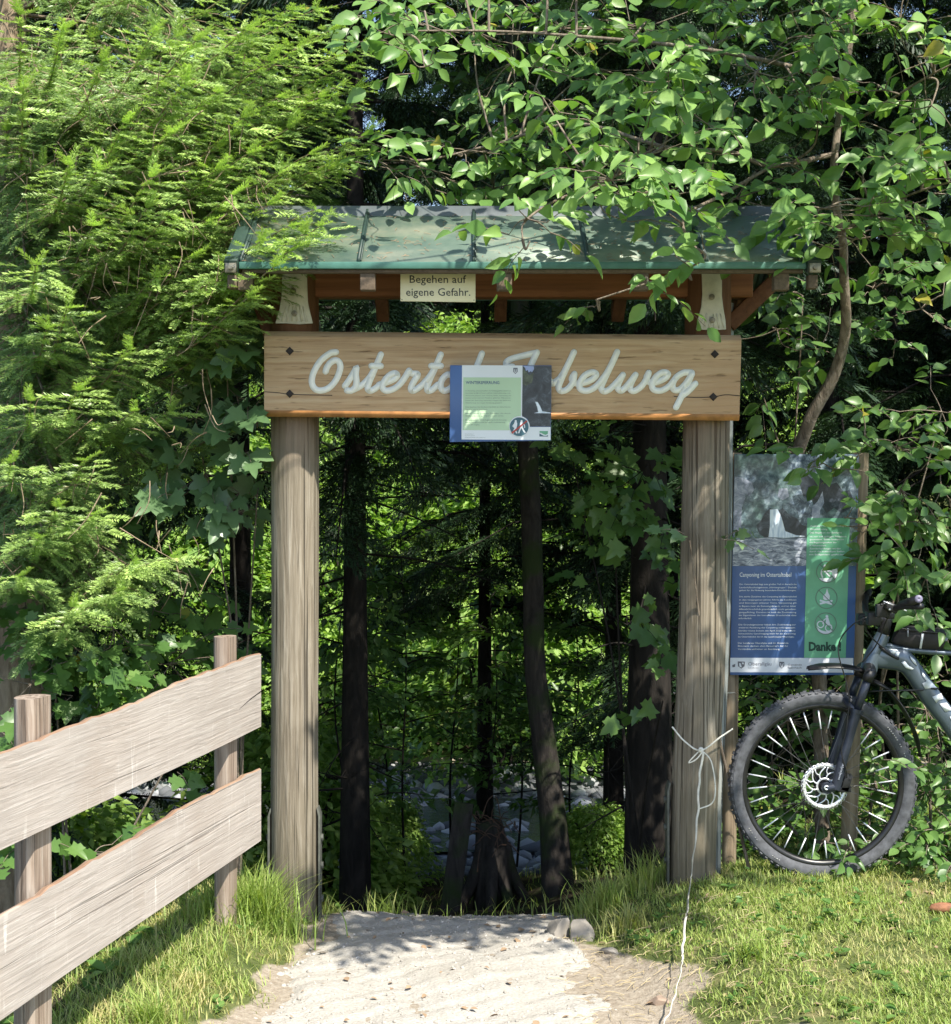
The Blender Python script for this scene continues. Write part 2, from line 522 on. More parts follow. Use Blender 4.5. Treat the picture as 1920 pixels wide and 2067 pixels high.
M['spruce'] = m_leaf("spruce needles", (0.06, 0.135, 0.045), (0.16, 0.27, 0.085), 0.28, 0.36, fresh=(0.54, 0.72, 0.22))
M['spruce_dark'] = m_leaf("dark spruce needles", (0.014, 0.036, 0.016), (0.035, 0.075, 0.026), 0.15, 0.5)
M['leaf'] = m_leaf("broad green leaf", (0.10, 0.22, 0.055), (0.29, 0.46, 0.125), 0.38, 0.4, yellow=0.008)
M['leaf_bush'] = m_leaf("bush leaf", (0.075, 0.165, 0.04), (0.16, 0.28, 0.07), 0.36, 0.38, yellow=0.01)
M['leaf_maple'] = m_leaf("maple leaf", (0.09, 0.17, 0.07), (0.17, 0.27, 0.12), 0.32, 0.34)
M['leaf_far'] = m_leaf("far bank leaf", (0.16, 0.29, 0.06), (0.36, 0.52, 0.12), 0.4, 0.45)
M['grass'] = m_leaf("grass blade", (0.18, 0.285, 0.05), (0.38, 0.50, 0.115), 0.36, 0.55, fresh=(0.56, 0.48, 0.23))
M['deadtwig'] = m_simple("dead twig", (0.26, 0.18, 0.11), 0.8, var=0.35, scale=10)
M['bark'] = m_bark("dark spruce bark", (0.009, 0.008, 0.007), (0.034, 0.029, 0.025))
M['bark_b'] = m_bark("grey brown bark", (0.10, 0.075, 0.055), (0.31, 0.26, 0.205), 40)
M['bark_spr'] = m_bark("pale spruce twig bark", (0.15, 0.105, 0.065), (0.38, 0.30, 0.21), 26)
M['bark_moss'] = m_bark("mossy bark", (0.016, 0.014, 0.013), (0.06, 0.052, 0.045), 20, (0.03, 0.045, 0.015))

# ground: soil, moss and short turf
t = NT("ground soil and turf").set(0.95, 0, 0.15)
v = t.coord()
n1 = t.noise(v, 1.9, 6, 0.6)
n2 = t.noise(v, 40, 5, 0.7)
n3 = t.noise(v, 9, 5, 0.6)
at = t.n("Attribute", attribute_name="zone")      # 0 forest litter, 1 turf, 2 dry soil, 3 river gravel
soil = t.ramp(n2, [(0.3, (0.22, 0.18, 0.135)), (0.6, (0.34, 0.295, 0.235)), (0.8, (0.46, 0.415, 0.345))])
turf = t.ramp(n3, [(0.3, (0.05, 0.075, 0.02)), (0.55, (0.11, 0.13, 0.045)), (0.75, (0.24, 0.20, 0.10))])
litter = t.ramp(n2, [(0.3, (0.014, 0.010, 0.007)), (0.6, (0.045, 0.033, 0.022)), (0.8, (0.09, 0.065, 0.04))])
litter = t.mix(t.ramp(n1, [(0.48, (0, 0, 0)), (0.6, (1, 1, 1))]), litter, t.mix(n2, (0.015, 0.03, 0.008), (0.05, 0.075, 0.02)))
vo = t.n("TexVoronoi", Scale=14.0); t.l(v, vo.inputs["Vector"])
bed = t.ramp(vo.outputs["Color"], [(0.2, (0.06, 0.065, 0.075)), (0.8, (0.22, 0.225, 0.24))])
def zone(a, b):
    mr_ = t.n("MapRange"); mr_.inputs[1].default_value = a; mr_.inputs[2].default_value = b
    t.l(t.math('ADD', at.outputs["Fac"], t.math('MULTIPLY', t.math('SUBTRACT', n3, 0.5), 0.9)), mr_.inputs[0])
    return mr_.outputs[0]
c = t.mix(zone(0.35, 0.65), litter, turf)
c = t.mix(zone(1.35, 1.65), c, soil)
c = t.mix(zone(2.4, 2.6), c, bed)
t.base(c); t.bump(n2, 0.7, 0.02); M['ground'] = t.m

t = NT("pale gravel path").set(0.95, 0, 0.2)
v = t.coord()
vo = t.n("TexVoronoi", Scale=85.0, Randomness=1.0); t.l(v, vo.inputs["Vector"])
n1 = t.noise(v, 3.0, 6, 0.6); n2 = t.noise(v, 70, 6, 0.7)
c = t.ramp(n2, [(0.25, (0.27, 0.255, 0.225)), (0.5, (0.37, 0.352, 0.315)), (0.75, (0.46, 0.44, 0.40))])
c = t.mix(t.math('MULTIPLY', t.ramp(n1, [(0.4, (0, 0, 0)), (0.7, (1, 1, 1))]), 0.45), c, (0.31, 0.285, 0.24))
t.base(c)
t.bump(t.math('ADD', t.math('MULTIPLY', vo.outputs["Distance"], -0.6), n2), 0.45, 0.010); M['path'] = t.m

t = NT("stream water").set(0.08, 0, 0.5)
t.base((0.02, 0.03, 0.035)); t.bump(t.noise(t.coord((1, 2.2, 1)), 9, 4, 0.6), 0.5, 0.03); M['water'] = t.m


# ------------------------------------------------------------------ terrain
KY = [-30, 5.6, 6.05, 6.3, 7, 8, 9.5, 12, 13.2, 17, 18.6, 22, 30, 60]
KZ = [0, 0, -0.01, -0.08, -0.31, -0.57, -0.92, -1.45, -1.72, -1.78, -1.35, 0.9, 4.5, 11]


def fence_d(x, y):
    """distance to the far side of the fence line"""
    ux, uy = 0.2348, 0.9720
    return -((x + 0.81) * uy - (y - 5.75) * ux)


def gz(x, y):
    x, y = np.asarray(x, float), np.asarray(y, float)
    z = np.interp(y, KY, KZ)
    flat = sstep(0.95, 1.9, x) * (1 - sstep(8.0, 11.5, y)) * sstep(5.8, 6.6, y)
    z = z * (1 - 0.9 * flat)
    z = z + 0.165 * sstep(0.42, 0.95, x + 0.12 * (y - 5.6)) * (1 - sstep(9, 12, y)) * sstep(3.0, 4.9, y)
    z = z + 0.10 * sstep(0.62, 0.95, -x) * (1 - sstep(6.2, 7.2, y)) * sstep(4.2, 5.4, y)
    z = z - 0.9 * sstep(0.08, 2.2, fence_d(x, y)) * (1 - sstep(8, 12, y)) * (1 - sstep(3, 8, -x) * 0.3)
    dish = np.exp(-((x + 0.08) / 0.42) ** 2) * np.exp(-((y - 5.9) / 0.35) ** 2)
    z = z - 0.035 * dish
    z = z + 0.016 * np.sin(3.1 * x + 1.3) * np.sin(2.7 * y) + 0.009 * np.sin(9.3 * x + 2 * y) * np.sin(8.1 * y - x)
    return z


def path_edges(y):
    xl = np.interp(y, [2, 4.8, 5.2, 5.55, 6.0, 6.6, 7.4], [-0.72, -0.72, -0.71, -0.63, -0.60, -0.45, -0.3])
    xr = np.interp(y, [2, 4.8, 5.2, 5.55, 6.0, 6.6, 7.4], [0.55, 0.46, 0.40, 0.37, 0.42, 0.40, 0.35])
    return xl, xr


def patchy(x, y):
    return 0.5 + 0.5 * (np.sin(4.3 * x + 1.7 * y) * np.sin(5.1 * y - 2.2 * x + 0.7) + 0.6 * np.sin(11 * x + 3 * y) * np.sin(9 * y))


def lawn_prob(x, y):
    xl, xr = path_edges(y)
    s_ = x - xr - 0.06 - 0.27 * (1 - sstep(4.9, 5.6, y))
    return np.clip(sstep(-0.12, 0.34, s_ + 0.2 * (patchy(x, y) - 0.5)) * np.clip(0.38 + 0.75 * patchy(x, y), 0.3, 1), 0, 1) * (1 - sstep(6.9, 7.6, y))


def left_prob(x, y):
    xl, xr = path_edges(y)
    return sstep(-0.05, 0.2, xl - x + 0.1 * (patchy(2 * x, 2 * y) - 0.5)) * np.clip(0.2 + 0.8 * patchy(1.6 * x, 1.6 * y), 0.1, 1) * (1 - sstep(0.25, 0.9, fence_d(x, y)))


def zone_of(x, y):
    xl, xr = path_edges(y)
    inside = sstep(-0.12, 0.02, np.minimum(x - xl, xr - x)) * (1 - sstep(6.2, 6.5, y))
    near = (1 - sstep(6.25, 6.7, y)) * (1 - sstep(0.1, 0.5, fence_d(x, y)))
    pr = np.where(x > (xl + xr) / 2, lawn_prob(x, y), left_prob(x, y))
    z = near * (2.0 - sstep(0.03, 0.26, pr)) 
    z = np.maximum(z, 1.9 * inside)
    bed = sstep(12.6, 13.3, y) * (1 - sstep(17.6, 18.4, y))
    far = sstep(17.6, 19, y)
    return np.where(bed > 0.5, 3.0, z) * (bed + (1 - bed) * 1.0) * (1 - far) + far * 0.9


def grid_obj(name, xs, ys, zf, mat_, attr=None, keep=None):
    X, Y = np.meshgrid(xs, ys)
    V = np.stack([X, Y, zf(X, Y)], -1).reshape(-1, 3)
    nx, ny = len(xs), len(ys)
    i = np.arange(ny - 1)[:, None] * nx + np.arange(nx - 1)[None]
    Fq = np.stack([i, i + 1, i + nx + 1, i + nx], -1).reshape(-1, 4)
    if keep is not None:
        cxy = V[Fq].mean(1)
        Fq = Fq[keep(cxy[:, 0], cxy[:, 1])]
        used = np.unique(Fq); mp = np.zeros(len(V), int); mp[used] = np.arange(len(used))
        V = V[used]; Fq = mp[Fq]
    at_ = {attr[0]: attr[1](V[:, 0], V[:, 1])} if attr else None
    me = np_mesh(name, V, [Fq], mat_, True, at_)
    o = bpy.data.objects.new(name, me); sc.collection.objects.link(o); ORG[o.name] = np.zeros(3)
    return o


def cuts(a, *segs):
    out = [a]
    for b, st in segs:
        k = max(1, int(round((b - out[-1]) / st)))
        out += list(np.linspace(out[-1], b, k + 1)[1:])
    return np.array(out)


xs = cuts(-150, (-30, 10), (-8, 1.5), (-2.5, 0.2), (2.6, 0.035), (8, 0.2), (30, 1.5), (150, 10))
ys = cuts(-60, (-5, 5), (3, 0.4), (7.2, 0.035), (14, 0.15), (26, 0.4), (60, 3), (300, 20))
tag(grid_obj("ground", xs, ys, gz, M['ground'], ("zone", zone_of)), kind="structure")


def nz(x, y):
    return (0.5 * np.sin(13.1 * x + 5.2 * y) + 0.5 * np.sin(9.7 * y - 7.3 * x + 1.1) + 0.6 * np.sin(29 * x - 17 * y) * np.sin(23 * y + 9 * x)) / 1.2


def path_z(x, y):
    xl, xr = path_edges(y)
    e = np.minimum(x - xl, xr - x) + 0.05 * nz(x, y) + 0.025 * nz(2.7 * x, 2.9 * y)
    up = np.clip(e / 0.10, -1, 1)
    lump = 0.007 * nz(0.9 * x, 1.1 * y + 2) + 0.005 * nz(2.3 * x, 2.1 * y) + 0.0035 * nz(5.1 * x + 1, 5.3 * y)
    return gz(x, y) + 0.018 * up - 0.008 + lump * np.clip(up, 0, 1)


tag(grid_obj("path", cuts(-1.1, (1.0, 0.014)), cuts(2.0, (4.4, 0.06), (7.0, 0.014)), path_z, M['path'], None,
             lambda x, y: (x > path_edges(y)[0] - 0.1) & (x < path_edges(y)[1] + 0.1)), kind="structure")

st_ = grid_obj("stream", cuts(-14, (12, 0.5)), cuts(13.9, (16.2, 0.3)), lambda x, y: -1.70 + 0 * x, M['water'])
tag(st_, kind="structure")

# ------------------------------------------------------------------ scattering helpers
def frames(d, up):
    """rotation matrices whose x axis is d and whose z axis is close to up"""
    d = d / (np.linalg.norm(d, axis=1)[:, None] + 1e-9)
    s = np.cross(up, d); s /= np.linalg.norm(s, axis=1)[:, None] + 1e-9
    u = np.cross(d, s)
    return np.stack([d, s, u], -1)


def scatter(tv, tf, pos, R, scale):
    k, n = len(pos), len(tv)
    s = scale[:, None, None] if scale.ndim == 1 else scale[:, None, :]
    V = np.einsum('kij,knj->kni', R, tv[None] * s) + pos[:, None]
    fs = [(f[None] + (np.arange(k) * n)[:, None, None]).reshape(-1, f.shape[1]) for f in tf]
    return V.reshape(-1, 3), fs


def leaf_template(kind):
    if kind == 'oval':        # ovate, pointed, folded along the midrib, tip bent down
        u = [0, 0.16, 0.42, 0.7, 0.9, 1.0]
        w = [0.02, 0.2, 0.30, 0.22, 0.08, 0.0]
        V, Fc = [], []
        for a, b in zip(u, w):
            z = -0.20 * a * a
            V += [(a, -b, z + 0.28 * b), (a, 0, z), (a, b, z + 0.28 * b)]
        for i in range(5):
            q = 3 * i
            Fc += [(q, q + 3, q + 4, q + 1), (q + 1, q + 4, q + 5, q + 2)]
        return np.array(V, float), [np.array(Fc)]
    if kind == 'small':
        V = [(0, 0, 0), (0.4, -0.28, 0.06), (1, 0, -0.12), (0.4, 0.28, 0.06)]
        return np.array(V, float), [np.array([(0, 1, 2), (0, 2, 3)])]
    if kind == 'maple':
        pts = [(0, 0), (0.05, -0.16), (-0.05, -0.42), (0.24, -0.34), (0.30, -0.5), (0.52, -0.42), (0.62, -0.46), (0.58, -0.22), (0.80, -0.16), (1.0, 0)]
        pts = pts + [(x, -y) for x, y in pts[-2:0:-1]]
        V = [(x, y, -0.16 * x * x + 0.14 * abs(y) - 0.1 * y * y) for x, y in pts]
        V.append((0.42, 0, -0.03))
        n = len(pts)
        return np.array(V, float), [np.array([(i, (i + 1) % n, n) for i in range(n)])]
    if kind == 'twig':        # a spruce shoot: thin needles round a stem
        r = random.Random(3)
        V, Fc = [], []
        for j in range(60):
            tt = 0.02 + 0.95 * j / 59
            ph = r.choice([-1, 1]) * r.uniform(0.25, 1.75)
            L = r.uniform(0.20, 0.28) * (1 if tt < 0.8 else 0.75)
            fwd = r.uniform(0.45, 0.72) * L
            rad = (L * L - fwd * fwd) ** 0.5
            a = np.array([tt, 0, 0]); b = a + np.array([fwd, rad * math.sin(ph), rad * math.cos(ph) * 0.6])
            w = np.array([0.024, 0.0, 0.0]) if abs(math.sin(ph)) > 0.5 else np.array([0.0, 0.022, 0.0])
            m_ = (a + b) / 2
            i = len(V)
            V += [tuple(a), tuple(m_ + w), tuple(b), tuple(m_ - w)]
            Fc.append((i, i + 1, i + 2, i + 3))
        return np.array(V), [np.array(Fc)]
    if kind == 'coarse':      # a drooping spray for trees farther back: side shoots with thin needles
        r = random.Random(5)
        V, Fc = [], []
        for j in range(34):
            tt = 0.04 + 0.94 * j / 33
            s_ = -1 if j % 2 else 1
            L = 0.30 * (1.15 - 0.7 * tt) * r.uniform(0.55, 1.15)
            ph = r.uniform(-0.9, 0.5)
            a = np.array([tt, 0, -0.14 * tt * tt]); b = a + np.array([L * r.uniform(0.5, 0.9), s_ * L * 0.7 * math.cos(ph), L * 0.7 * math.sin(ph)])
            m_ = (a + b) / 2; w = np.array([0.021, -0.008 * s_, 0.01])
            i = len(V)
            V += [tuple(a), tuple(m_ + w), tuple(b), tuple(m_ - w)]
            Fc.append((i, i + 1, i + 2, i + 3))
        return np.array(V), [np.array(Fc)]

T_OVAL, T_SMALL, T_MAPLE, T_TWIG, T_COARSE = [leaf_template(k) for k in ('oval', 'small', 'maple', 'twig', 'coarse')]


def foliage_obj(name, parent, template, pos, d, up, scale, mat_, fresh=None):
    R = frames(np.asarray(d), np.asarray(up))
    org = ORG[parent.name] if parent is not None else np.zeros(3)
    V, fs = scatter(template[0], template[1], np.asarray(pos) - org, R, np.asarray(scale))
    at_ = None
    if fresh is not None:
        at_ = {"fresh": np.repeat(np.asarray(fresh), len(template[0]))}
    me = np_mesh(name, V, fs, mat_, False, at_)
    o = bpy.data.objects.new(name, me); sc.collection.objects.link(o)
    if parent is not None: o.parent = parent
    ORG[o.name] = org
    return o


class Leafy:
    """twigs with alternate leaves; clusters hang on limbs"""
    def __init__(self, size=0.085, seed=1, droop=0.5, per=7, twig=0.2):
        self.r = np.random.default_rng(seed)
        self.pos, self.d, self.up, self.s = [], [], [], []
        self.wood = MB()
        self.size, self.droop, self.per, self.twig = size, droop, per, twig

    def leaf(self, p, d, size=None):
        r = self.r
        up = np.array([0.3, -0.85, 0.75]) + r.normal(0, 0.45, 3)
        self.pos.append(p); self.d.append(d); self.up.append(up)
        self.s.append((size or self.size) * r.uniform(0.6, 1.15))

    def spray(self, p0, d0, L=None):
        r = self.r
        L = L or self.twig * r.uniform(0.6, 1.3)
        d0 = d0 / np.linalg.norm(d0)
        k = max(3, int(self.per * L / self.twig))
        p1 = p0 + d0 * L + np.array([0, 0, -0.25 * L * self.droop])
        pm = (p0 + p1) / 2 + np.array([0, 0, 0.10 * L])
        pts = spline([p0, pm, p1], 4)
        self.wood.tube(pts, np.linspace(0.0022, 0.001, len(pts)), 4, False)
        side = np.cross(d0, [0, 0, 1.0]); side /= np.linalg.norm(side) + 1e-9
        for j in range(k):
            tt = 0.15 + 0.85 * j / (k - 1)
            q = pts[min(len(pts) - 1, int(tt * (len(pts) - 1)))]
            sg = 1 if j % 2 else -1
            dd = d0 * r.uniform(0.3, 0.8) + side * sg * r.uniform(0.5, 1.0) + np.array([0, 0, -self.droop * r.uniform(0.1, 1.0)])
            if j == k - 1: dd = d0 + np.array([0, 0, -self.droop * 0.6])
            self.leaf(q + dd / np.linalg.norm(dd) * 0.012, dd)

    def cluster(self, c, rad, n, anchor=None, bias=(0, 0, 0)):
        r = self.r
        c = np.array(c, float)
        if anchor is not None:
            a = np.array(anchor)
            mid = (a + c) / 2 + np.array([0, 0, 0.05 * np.linalg.norm(a - c)]) + r.normal(0, 0.02, 3)
            ps = spline([a, mid, c], 6)
            self.wood.tube(ps, np.linspace(0.006, 0.0025, len(ps)), 5, False)
        for _ in range(max(1, int(round(n / self.per)))):
            off = r.normal(0, 0.5, 3) * np.array(rad)
            p = c + off
            if np.linalg.norm(off) > 0.08:
                ps = spline([c, (c + p) / 2 + r.normal(0, 0.012, 3), p], 3)
                self.wood.tube(ps, np.linspace(0.0028, 0.0018, len(ps)), 4, False)
            dd = off / (np.linalg.norm(off) + 1e-6) + r.normal(0, 0.5, 3) + np.array([0, -0.35, 0.0]) + np.array(bias)
            dd[2] *= 0.5
            self.spray(p, dd)

    def build(self, root, template, mat_, wood_mat, crown="crown", wood="trunk"):
        s0 = np.array(self.s)
        s3 = np.stack([s0, s0 * self.r.uniform(0.72, 1.18, len(s0)), s0 * self.r.uniform(0.2, 2.4, len(s0))], 1)   # narrow, broad, flat and curled leaves
        foliage_obj(crown, root, template, np.array(self.pos), np.array(self.d), np.array(self.up), s3, mat_)
        self.wood.build(wood, wood_mat, root, smooth=True)


# ------------------------------------------------------------------ gate
GY = 6.0
gate = thing("wooden_gateway", "round timber gateway with a small green metal roof standing over the gravel path", "gateway", (0.08, GY, 0))


def rough_post(mb, pts, r, n=20, wob=0.004, seed=0):
    rr = np.random.default_rng(seed)
    pts = spline(pts, 10)
    k = len(pts)
    mb.tube(pts, r, n)
    V = mb.V[-1]
    ph = rr.uniform(0, 6.28, 4)
    th = np.tile(np.arange(n) * 2 * math.pi / n, k)
    z = np.repeat(np.arange(k), n) * 0.25
    ctr = np.repeat(pts, n, 0)
    f = 1 + (np.sin(3 * th + ph[0] + z * 0.3) * 0.6 + np.sin(5 * th + ph[1] - z * 0.2) * 0.4 + 0.4 * np.sin(z + ph[2])) * wob / r
    g = (np.abs(((th - ph[3] + math.pi) % (2 * math.pi)) - math.pi) < 0.2)
    f = f - 0.05 * g
    mb.V[-1] = ctr + (V - ctr) * f[:, None]


pl = MB()
rough_post(pl, [(-0.712, GY, -0.25), (-0.712, GY, 0.6), (-0.709, GY, 1.3), (-0.711, GY, 2.58)], 0.0935, 28, 0.003, 1)
post_l = smooth_angle(pl.build("post", M['post'], gate))
pr = MB()
rough_post(pr, [(0.852, GY, -0.1), (0.868, GY, 0.5), (0.897, GY, 1.2), (0.918, GY, 2.58)], 0.092, 28, 0.004, 5)
post_r = smooth_angle(pr.build("post", M['post'], gate))
pg = MB()
rough_post(pg, [(0.918, GY + 0.05, -0.1), (0.934, GY + 0.05, 0.5), (0.962, GY + 0.05, 1.2), (0.978, GY + 0.05, 2.42)], 0.05, 16, 0.004, 8)
smooth_angle(pg.build("split_log", M['post_grey'], gate))
for (xc, z0, z1, par) in ((-0.712, -0.05, 0.40, post_l), (0.855, 0.1, 0.50, post_r)):
    for s in (-1, 1):
        if par is post_r and s > 0: continue
        a = MB()
        a.box((xc + s * 0.099, GY, (z0 + z1) / 2), (0.008, 0.075, z1 - z0))
        a.hexa([(xc + s * 0.095, GY - .037, z1), (xc + s * 0.103, GY - .037, z1), (xc + s * 0.103, GY + .037, z1), (xc + s * 0.095, GY + .037, z1)],
               [(xc + s * 0.088, GY - .03, z1 + .03), (xc + s * 0.094, GY - .03, z1 + .03), (xc + s * 0.094, GY + .03, z1 + .03), (xc + s * 0.088, GY + .03, z1 + .03)])
        for zz in (z0 + 0.12, z0 + 0.25, z0 + 0.36):
            a.disc((xc + s * 0.106, GY, zz), 0.014, 0.012, 'x', 8)
        a.build("steel_anchor", M['anchor'], par, bevel=0.001)
# beam, roof structure
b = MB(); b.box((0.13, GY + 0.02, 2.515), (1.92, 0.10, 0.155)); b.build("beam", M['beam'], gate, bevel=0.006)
RY, RZ = 5.97, 2.775          # ridge
EY, EZ = 5.50, 2.509          # front eave (upper edge)
BY, BZ = 2 * RY - EY, EZ
X0, X1 = -0.854, 1.195


def roof_pt(x, tt, off=0.0, back=False):
    y = EY + (RY - EY) * tt if not back else BY + (RY - BY) * tt
    z = EZ + (RZ - EZ) * tt
    nrm = np.array([0, -(RZ - EZ), (RY - EY)]); nrm /= np.linalg.norm(nrm)
    if back: nrm[1] *= -1
    return np.array([x, y, z]) + nrm * off


rf = MB()
for back in (False, True):
    lo = [roof_pt(X0, 0, -0.012, back), roof_pt(X1, 0, -0.012, back), roof_pt(X1, 1, -0.012, back), roof_pt(X0, 1, -0.012, back)]
    hi = [roof_pt(X0, 0, 0, back), roof_pt(X1, 0, 0, back), roof_pt(X1, 1, 0, back), roof_pt(X0, 1, 0, back)]
    rf.hexa(lo, hi)
roof = rf.build("roof", M['roof'], gate)
for px in (468, 697, 920, 1142, 1372, 1556):
    x = (px * D - CX) / F * EY
    for back in (False, True):
        sm = MB()
        p = [roof_pt(x, 0.0, 0.001, back), roof_pt(x, 1.0, 0.001, back)]
        sm.bar(p[0], p[1], 0.009, 0.028)
        sm.bar(p[0] + [0.0075, 0, 0.002], p[1] + [0.0075, 0, 0.002], 0.005, 0.012)
        sm.build("roof_seam", M['seam'], roof)
et = MB(); et.box(((X0 + X1) / 2, EY - 0.004, EZ - 0.014), (X1 - X0, 0.01, 0.026)); et.box(((X0 + X1) / 2, BY + 0.004, BZ - 0.017), (X1 - X0, 0.01, 0.03))
et.build("roof_edge", M['roof_trim'], roof, bevel=0.003)
rc = MB()
rc.hexa([(X0 - .01, RY - .055, RZ - .034), (X1 + .01, RY - .055, RZ - .034), (X1 + .01, RY + .055, RZ - .034), (X0 - .01, RY + .055, RZ - .034)],
        [(X0 - .01, RY - .012, RZ + .018), (X1 + .01, RY - .012, RZ + .018), (X1 + .01, RY + .012, RZ + .018), (X0 - .01, RY + .012, RZ + .018)])
rc.build("ridge_cap", M['ridge'], roof, bevel=0.004)
for sx, x in ((-1, X0 - 0.027), (1, X1 + 0.027)):          # verge boards with their bolt ends
    vb = MB()
    for back in (False, True):
        vb.bar(roof_pt(x, -0.04, -0.012, back), roof_pt(x, 1.0, -0.012, back), 0.05, 0.055)
    v_ = vb.build("verge_board", M['seam'], gate, bevel=0.004)
    bb = MB(); q = roof_pt(x, -0.045, -0.015); bb.box(q - [0, 0.006, 0], (0.04, 0.014, 0.034)); bb.disc(q - [0, 0.018, 0], 0.009, 0.012, 'y', 8)
    bb.build("bolt", M['bolt'], v_, bevel=0.002)
    eb = MB(); eb.box(roof_pt(x, -0.02, -0.075), (0.034, 0.05, 0.05)); eb.build("rafter_end", M['endgrain'], v_, bevel=0.004)
bt = MB(); bt.box(((X0 + X1) / 2, EY + 0.022, EZ - 0.030), (X1 - X0 - 0.02, 0.035, 0.018)); bt.build("eave_batten", M['endgrain'], gate)
for px in (478, 715, 980, 1245, 1517):                    # pairs of rafters
    x = (px * D - CX) / F * (EY + 0.03)
    r_ = MB()
    for back in (False, True):
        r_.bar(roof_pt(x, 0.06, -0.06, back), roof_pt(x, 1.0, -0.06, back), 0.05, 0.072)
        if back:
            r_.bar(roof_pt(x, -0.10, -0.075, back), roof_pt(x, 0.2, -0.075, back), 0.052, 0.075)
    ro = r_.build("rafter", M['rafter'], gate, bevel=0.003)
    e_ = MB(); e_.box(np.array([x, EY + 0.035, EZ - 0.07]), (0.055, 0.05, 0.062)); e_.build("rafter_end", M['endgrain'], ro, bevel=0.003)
for sx, x, xp in ((-1, -0.885, -0.80), (1, 1.20, 1.00)):  # short braces from the posts to the outer rafters
    br = MB(); br.bar((xp, GY + 0.03, 2.27) if sx < 0 else (xp, GY + .03, 2.33), (x, GY + 0.03, 2.52), 0.06, 0.07, (0, 1, 0)); br.build("brace", M['rafter'], gate, bevel=0.004)
for xc, px0, par in ((-0.712, 572, post_l), (0.915, 1383, post_r)):
    pts = [(-24, 522), (24, 522), (25, 560), (26, 585), (30, 605), (36, 628), (10, 630), (-16, 628), (-37, 628), (-29, 600), (-25, 575), (-24, 550)] if px0 < 1000 else \
          [(-19, 530), (20, 530), (20, 575), (23, 600), (27, 622), (28, 640), (0, 641), (-30, 640), (-27, 622), (-20, 595), (-18, 570)]
    yy = GY - 0.105
    pm_ = MB(); pm_.prism([Pd(px0 + a, c_, yy) for a, c_ in pts], (0, 0.012, 0))
    po = pm_.build("flared_plate", M['plate'], par, bevel=0.002)
    for k in range(7):                                      # the fanned ribs pressed into the foot
        x_a = px0 - 18 + k * 6 + rnd.uniform(-1, 1)
        x_b = px0 + (k - 3) * 9.5
        ytop, ybot = (598, 624) if px0 < 1000 else (612, 636)
    rb = MB()
    for k in range(6):
        x_a = px0 + (k - 2.5) * 6.5; x_b = px0 + (k - 2.5) * 9.8
        yt, yb = (596, 625) if px0 < 1000 else (612, 637)
        rb.tube([Pd(x_a, yt + rnd.uniform(-4, 4), yy), Pd(x_b, yb, yy)], [0.002, 0.0045], 6)
    rb.build("pressed_rib", M['plate'], po, smooth=True)
    for (bx, by) in (((-2, 565), (0, 609)) if px0 < 1000 else ((0, 577), (1, 622))):
        bo = MB(); bo.disc(Pd(px0 + bx, by, yy - 0.004), 0.0115, 0.012, 'y', 12); bo.disc(Pd(px0 + bx, by, yy - 0.011), 0.006, 0.008, 'y', 6)
        bo.build("bolt", M['bolt'], po, bevel=0.001)

# ------------------------------------------------------------------ flat drawing helpers for the signs (photo pixels on an upright plane)
def ribbon(mb, pts, w, Y, thick=0.0, m=8, dz=0.0, taper=None, conv=None):
    """stroke with round ends on the plane Y; pts in photo pixels, w width in pixels"""
    p = spline(pts, m) if m > 1 else np.array(pts, float)
    keep = [0]
    for i in range(1, len(p)):
        if np.linalg.norm(p[i] - p[keep[-1]]) > 0.4: keep.append(i)
    p = p[keep]
    k = len(p)
    if k < 2: return
    T = np.gradient(p, axis=0); T /= np.linalg.norm(T, axis=1)[:, None] + 1e-9
    N = np.stack([-T[:, 1], T[:, 0]], 1)
    hw = np.full(k, w / 2.0)
    left = p + N * hw[:, None]; right = p - N * hw[:, None]
    a = np.linspace(0, math.pi, 7)[1:-1]
    capE = [p[-1] + hw[-1] * (N[-1] * math.cos(q) + T[-1] * math.sin(q)) for q in a]
    capS = [p[0] + hw[0] * (-N[0] * math.cos(q) - T[0] * math.sin(q)) for q in a]
    def w3(q, i): return P(q[0], q[1], Y - dz * i / k)
    V, fs = [], []
    for i in range(k):
        V.append(w3(left[i], i)); V.append(w3(right[i], i))
    fs.append(np.array([[2 * i, 2 * i + 2, 2 * i + 3, 2 * i + 1] for i in range(k - 1)]))
    nE = len(V); V += [w3(q, k) for q in capE]
    fs.append([2 * k - 2] + list(range(nE, nE + 5)) + [2 * k - 1])
    nS = len(V); V += [w3(q, 0) for q in capS]
    fs.append([1] + list(range(nS, nS + 5)) + [0])
    if thick:
        loop = [2 * i for i in range(k)] + list(range(nE, nE + 5)) + [2 * i + 1 for i in range(k - 1, -1, -1)] + list(range(nS, nS + 5))
        b0 = len(V)
        V += [V[i] + np.array([0, thick, 0]) for i in loop]
        q = len(loop)
        fs.append(np.array([[loop[i], b0 + i, b0 + (i + 1) % q, loop[(i + 1) % q]] for i in range(q)]))
    mb.add(np.array(V), fs)


def flat(mb, pts, Y):
    mb.add(np.array([P(a, b_, Y) for a, b_ in pts]), [list(range(len(pts)))])


def rect(mb, x0, y0, x1, y1, Y):
    flat(mb, [(x0, y0), (x0, y1), (x1, y1), (x1, y0)], Y)


def circ(c, r, n=32, a0=0, a1=360):
    return [(c[0] + r * math.cos(math.radians(a0 + (a1 - a0) * i / n)), c[1] + r * math.sin(math.radians(a0 + (a1 - a0) * i / n))) for i in range(n + (0 if a1 - a0 == 360 else 1))]


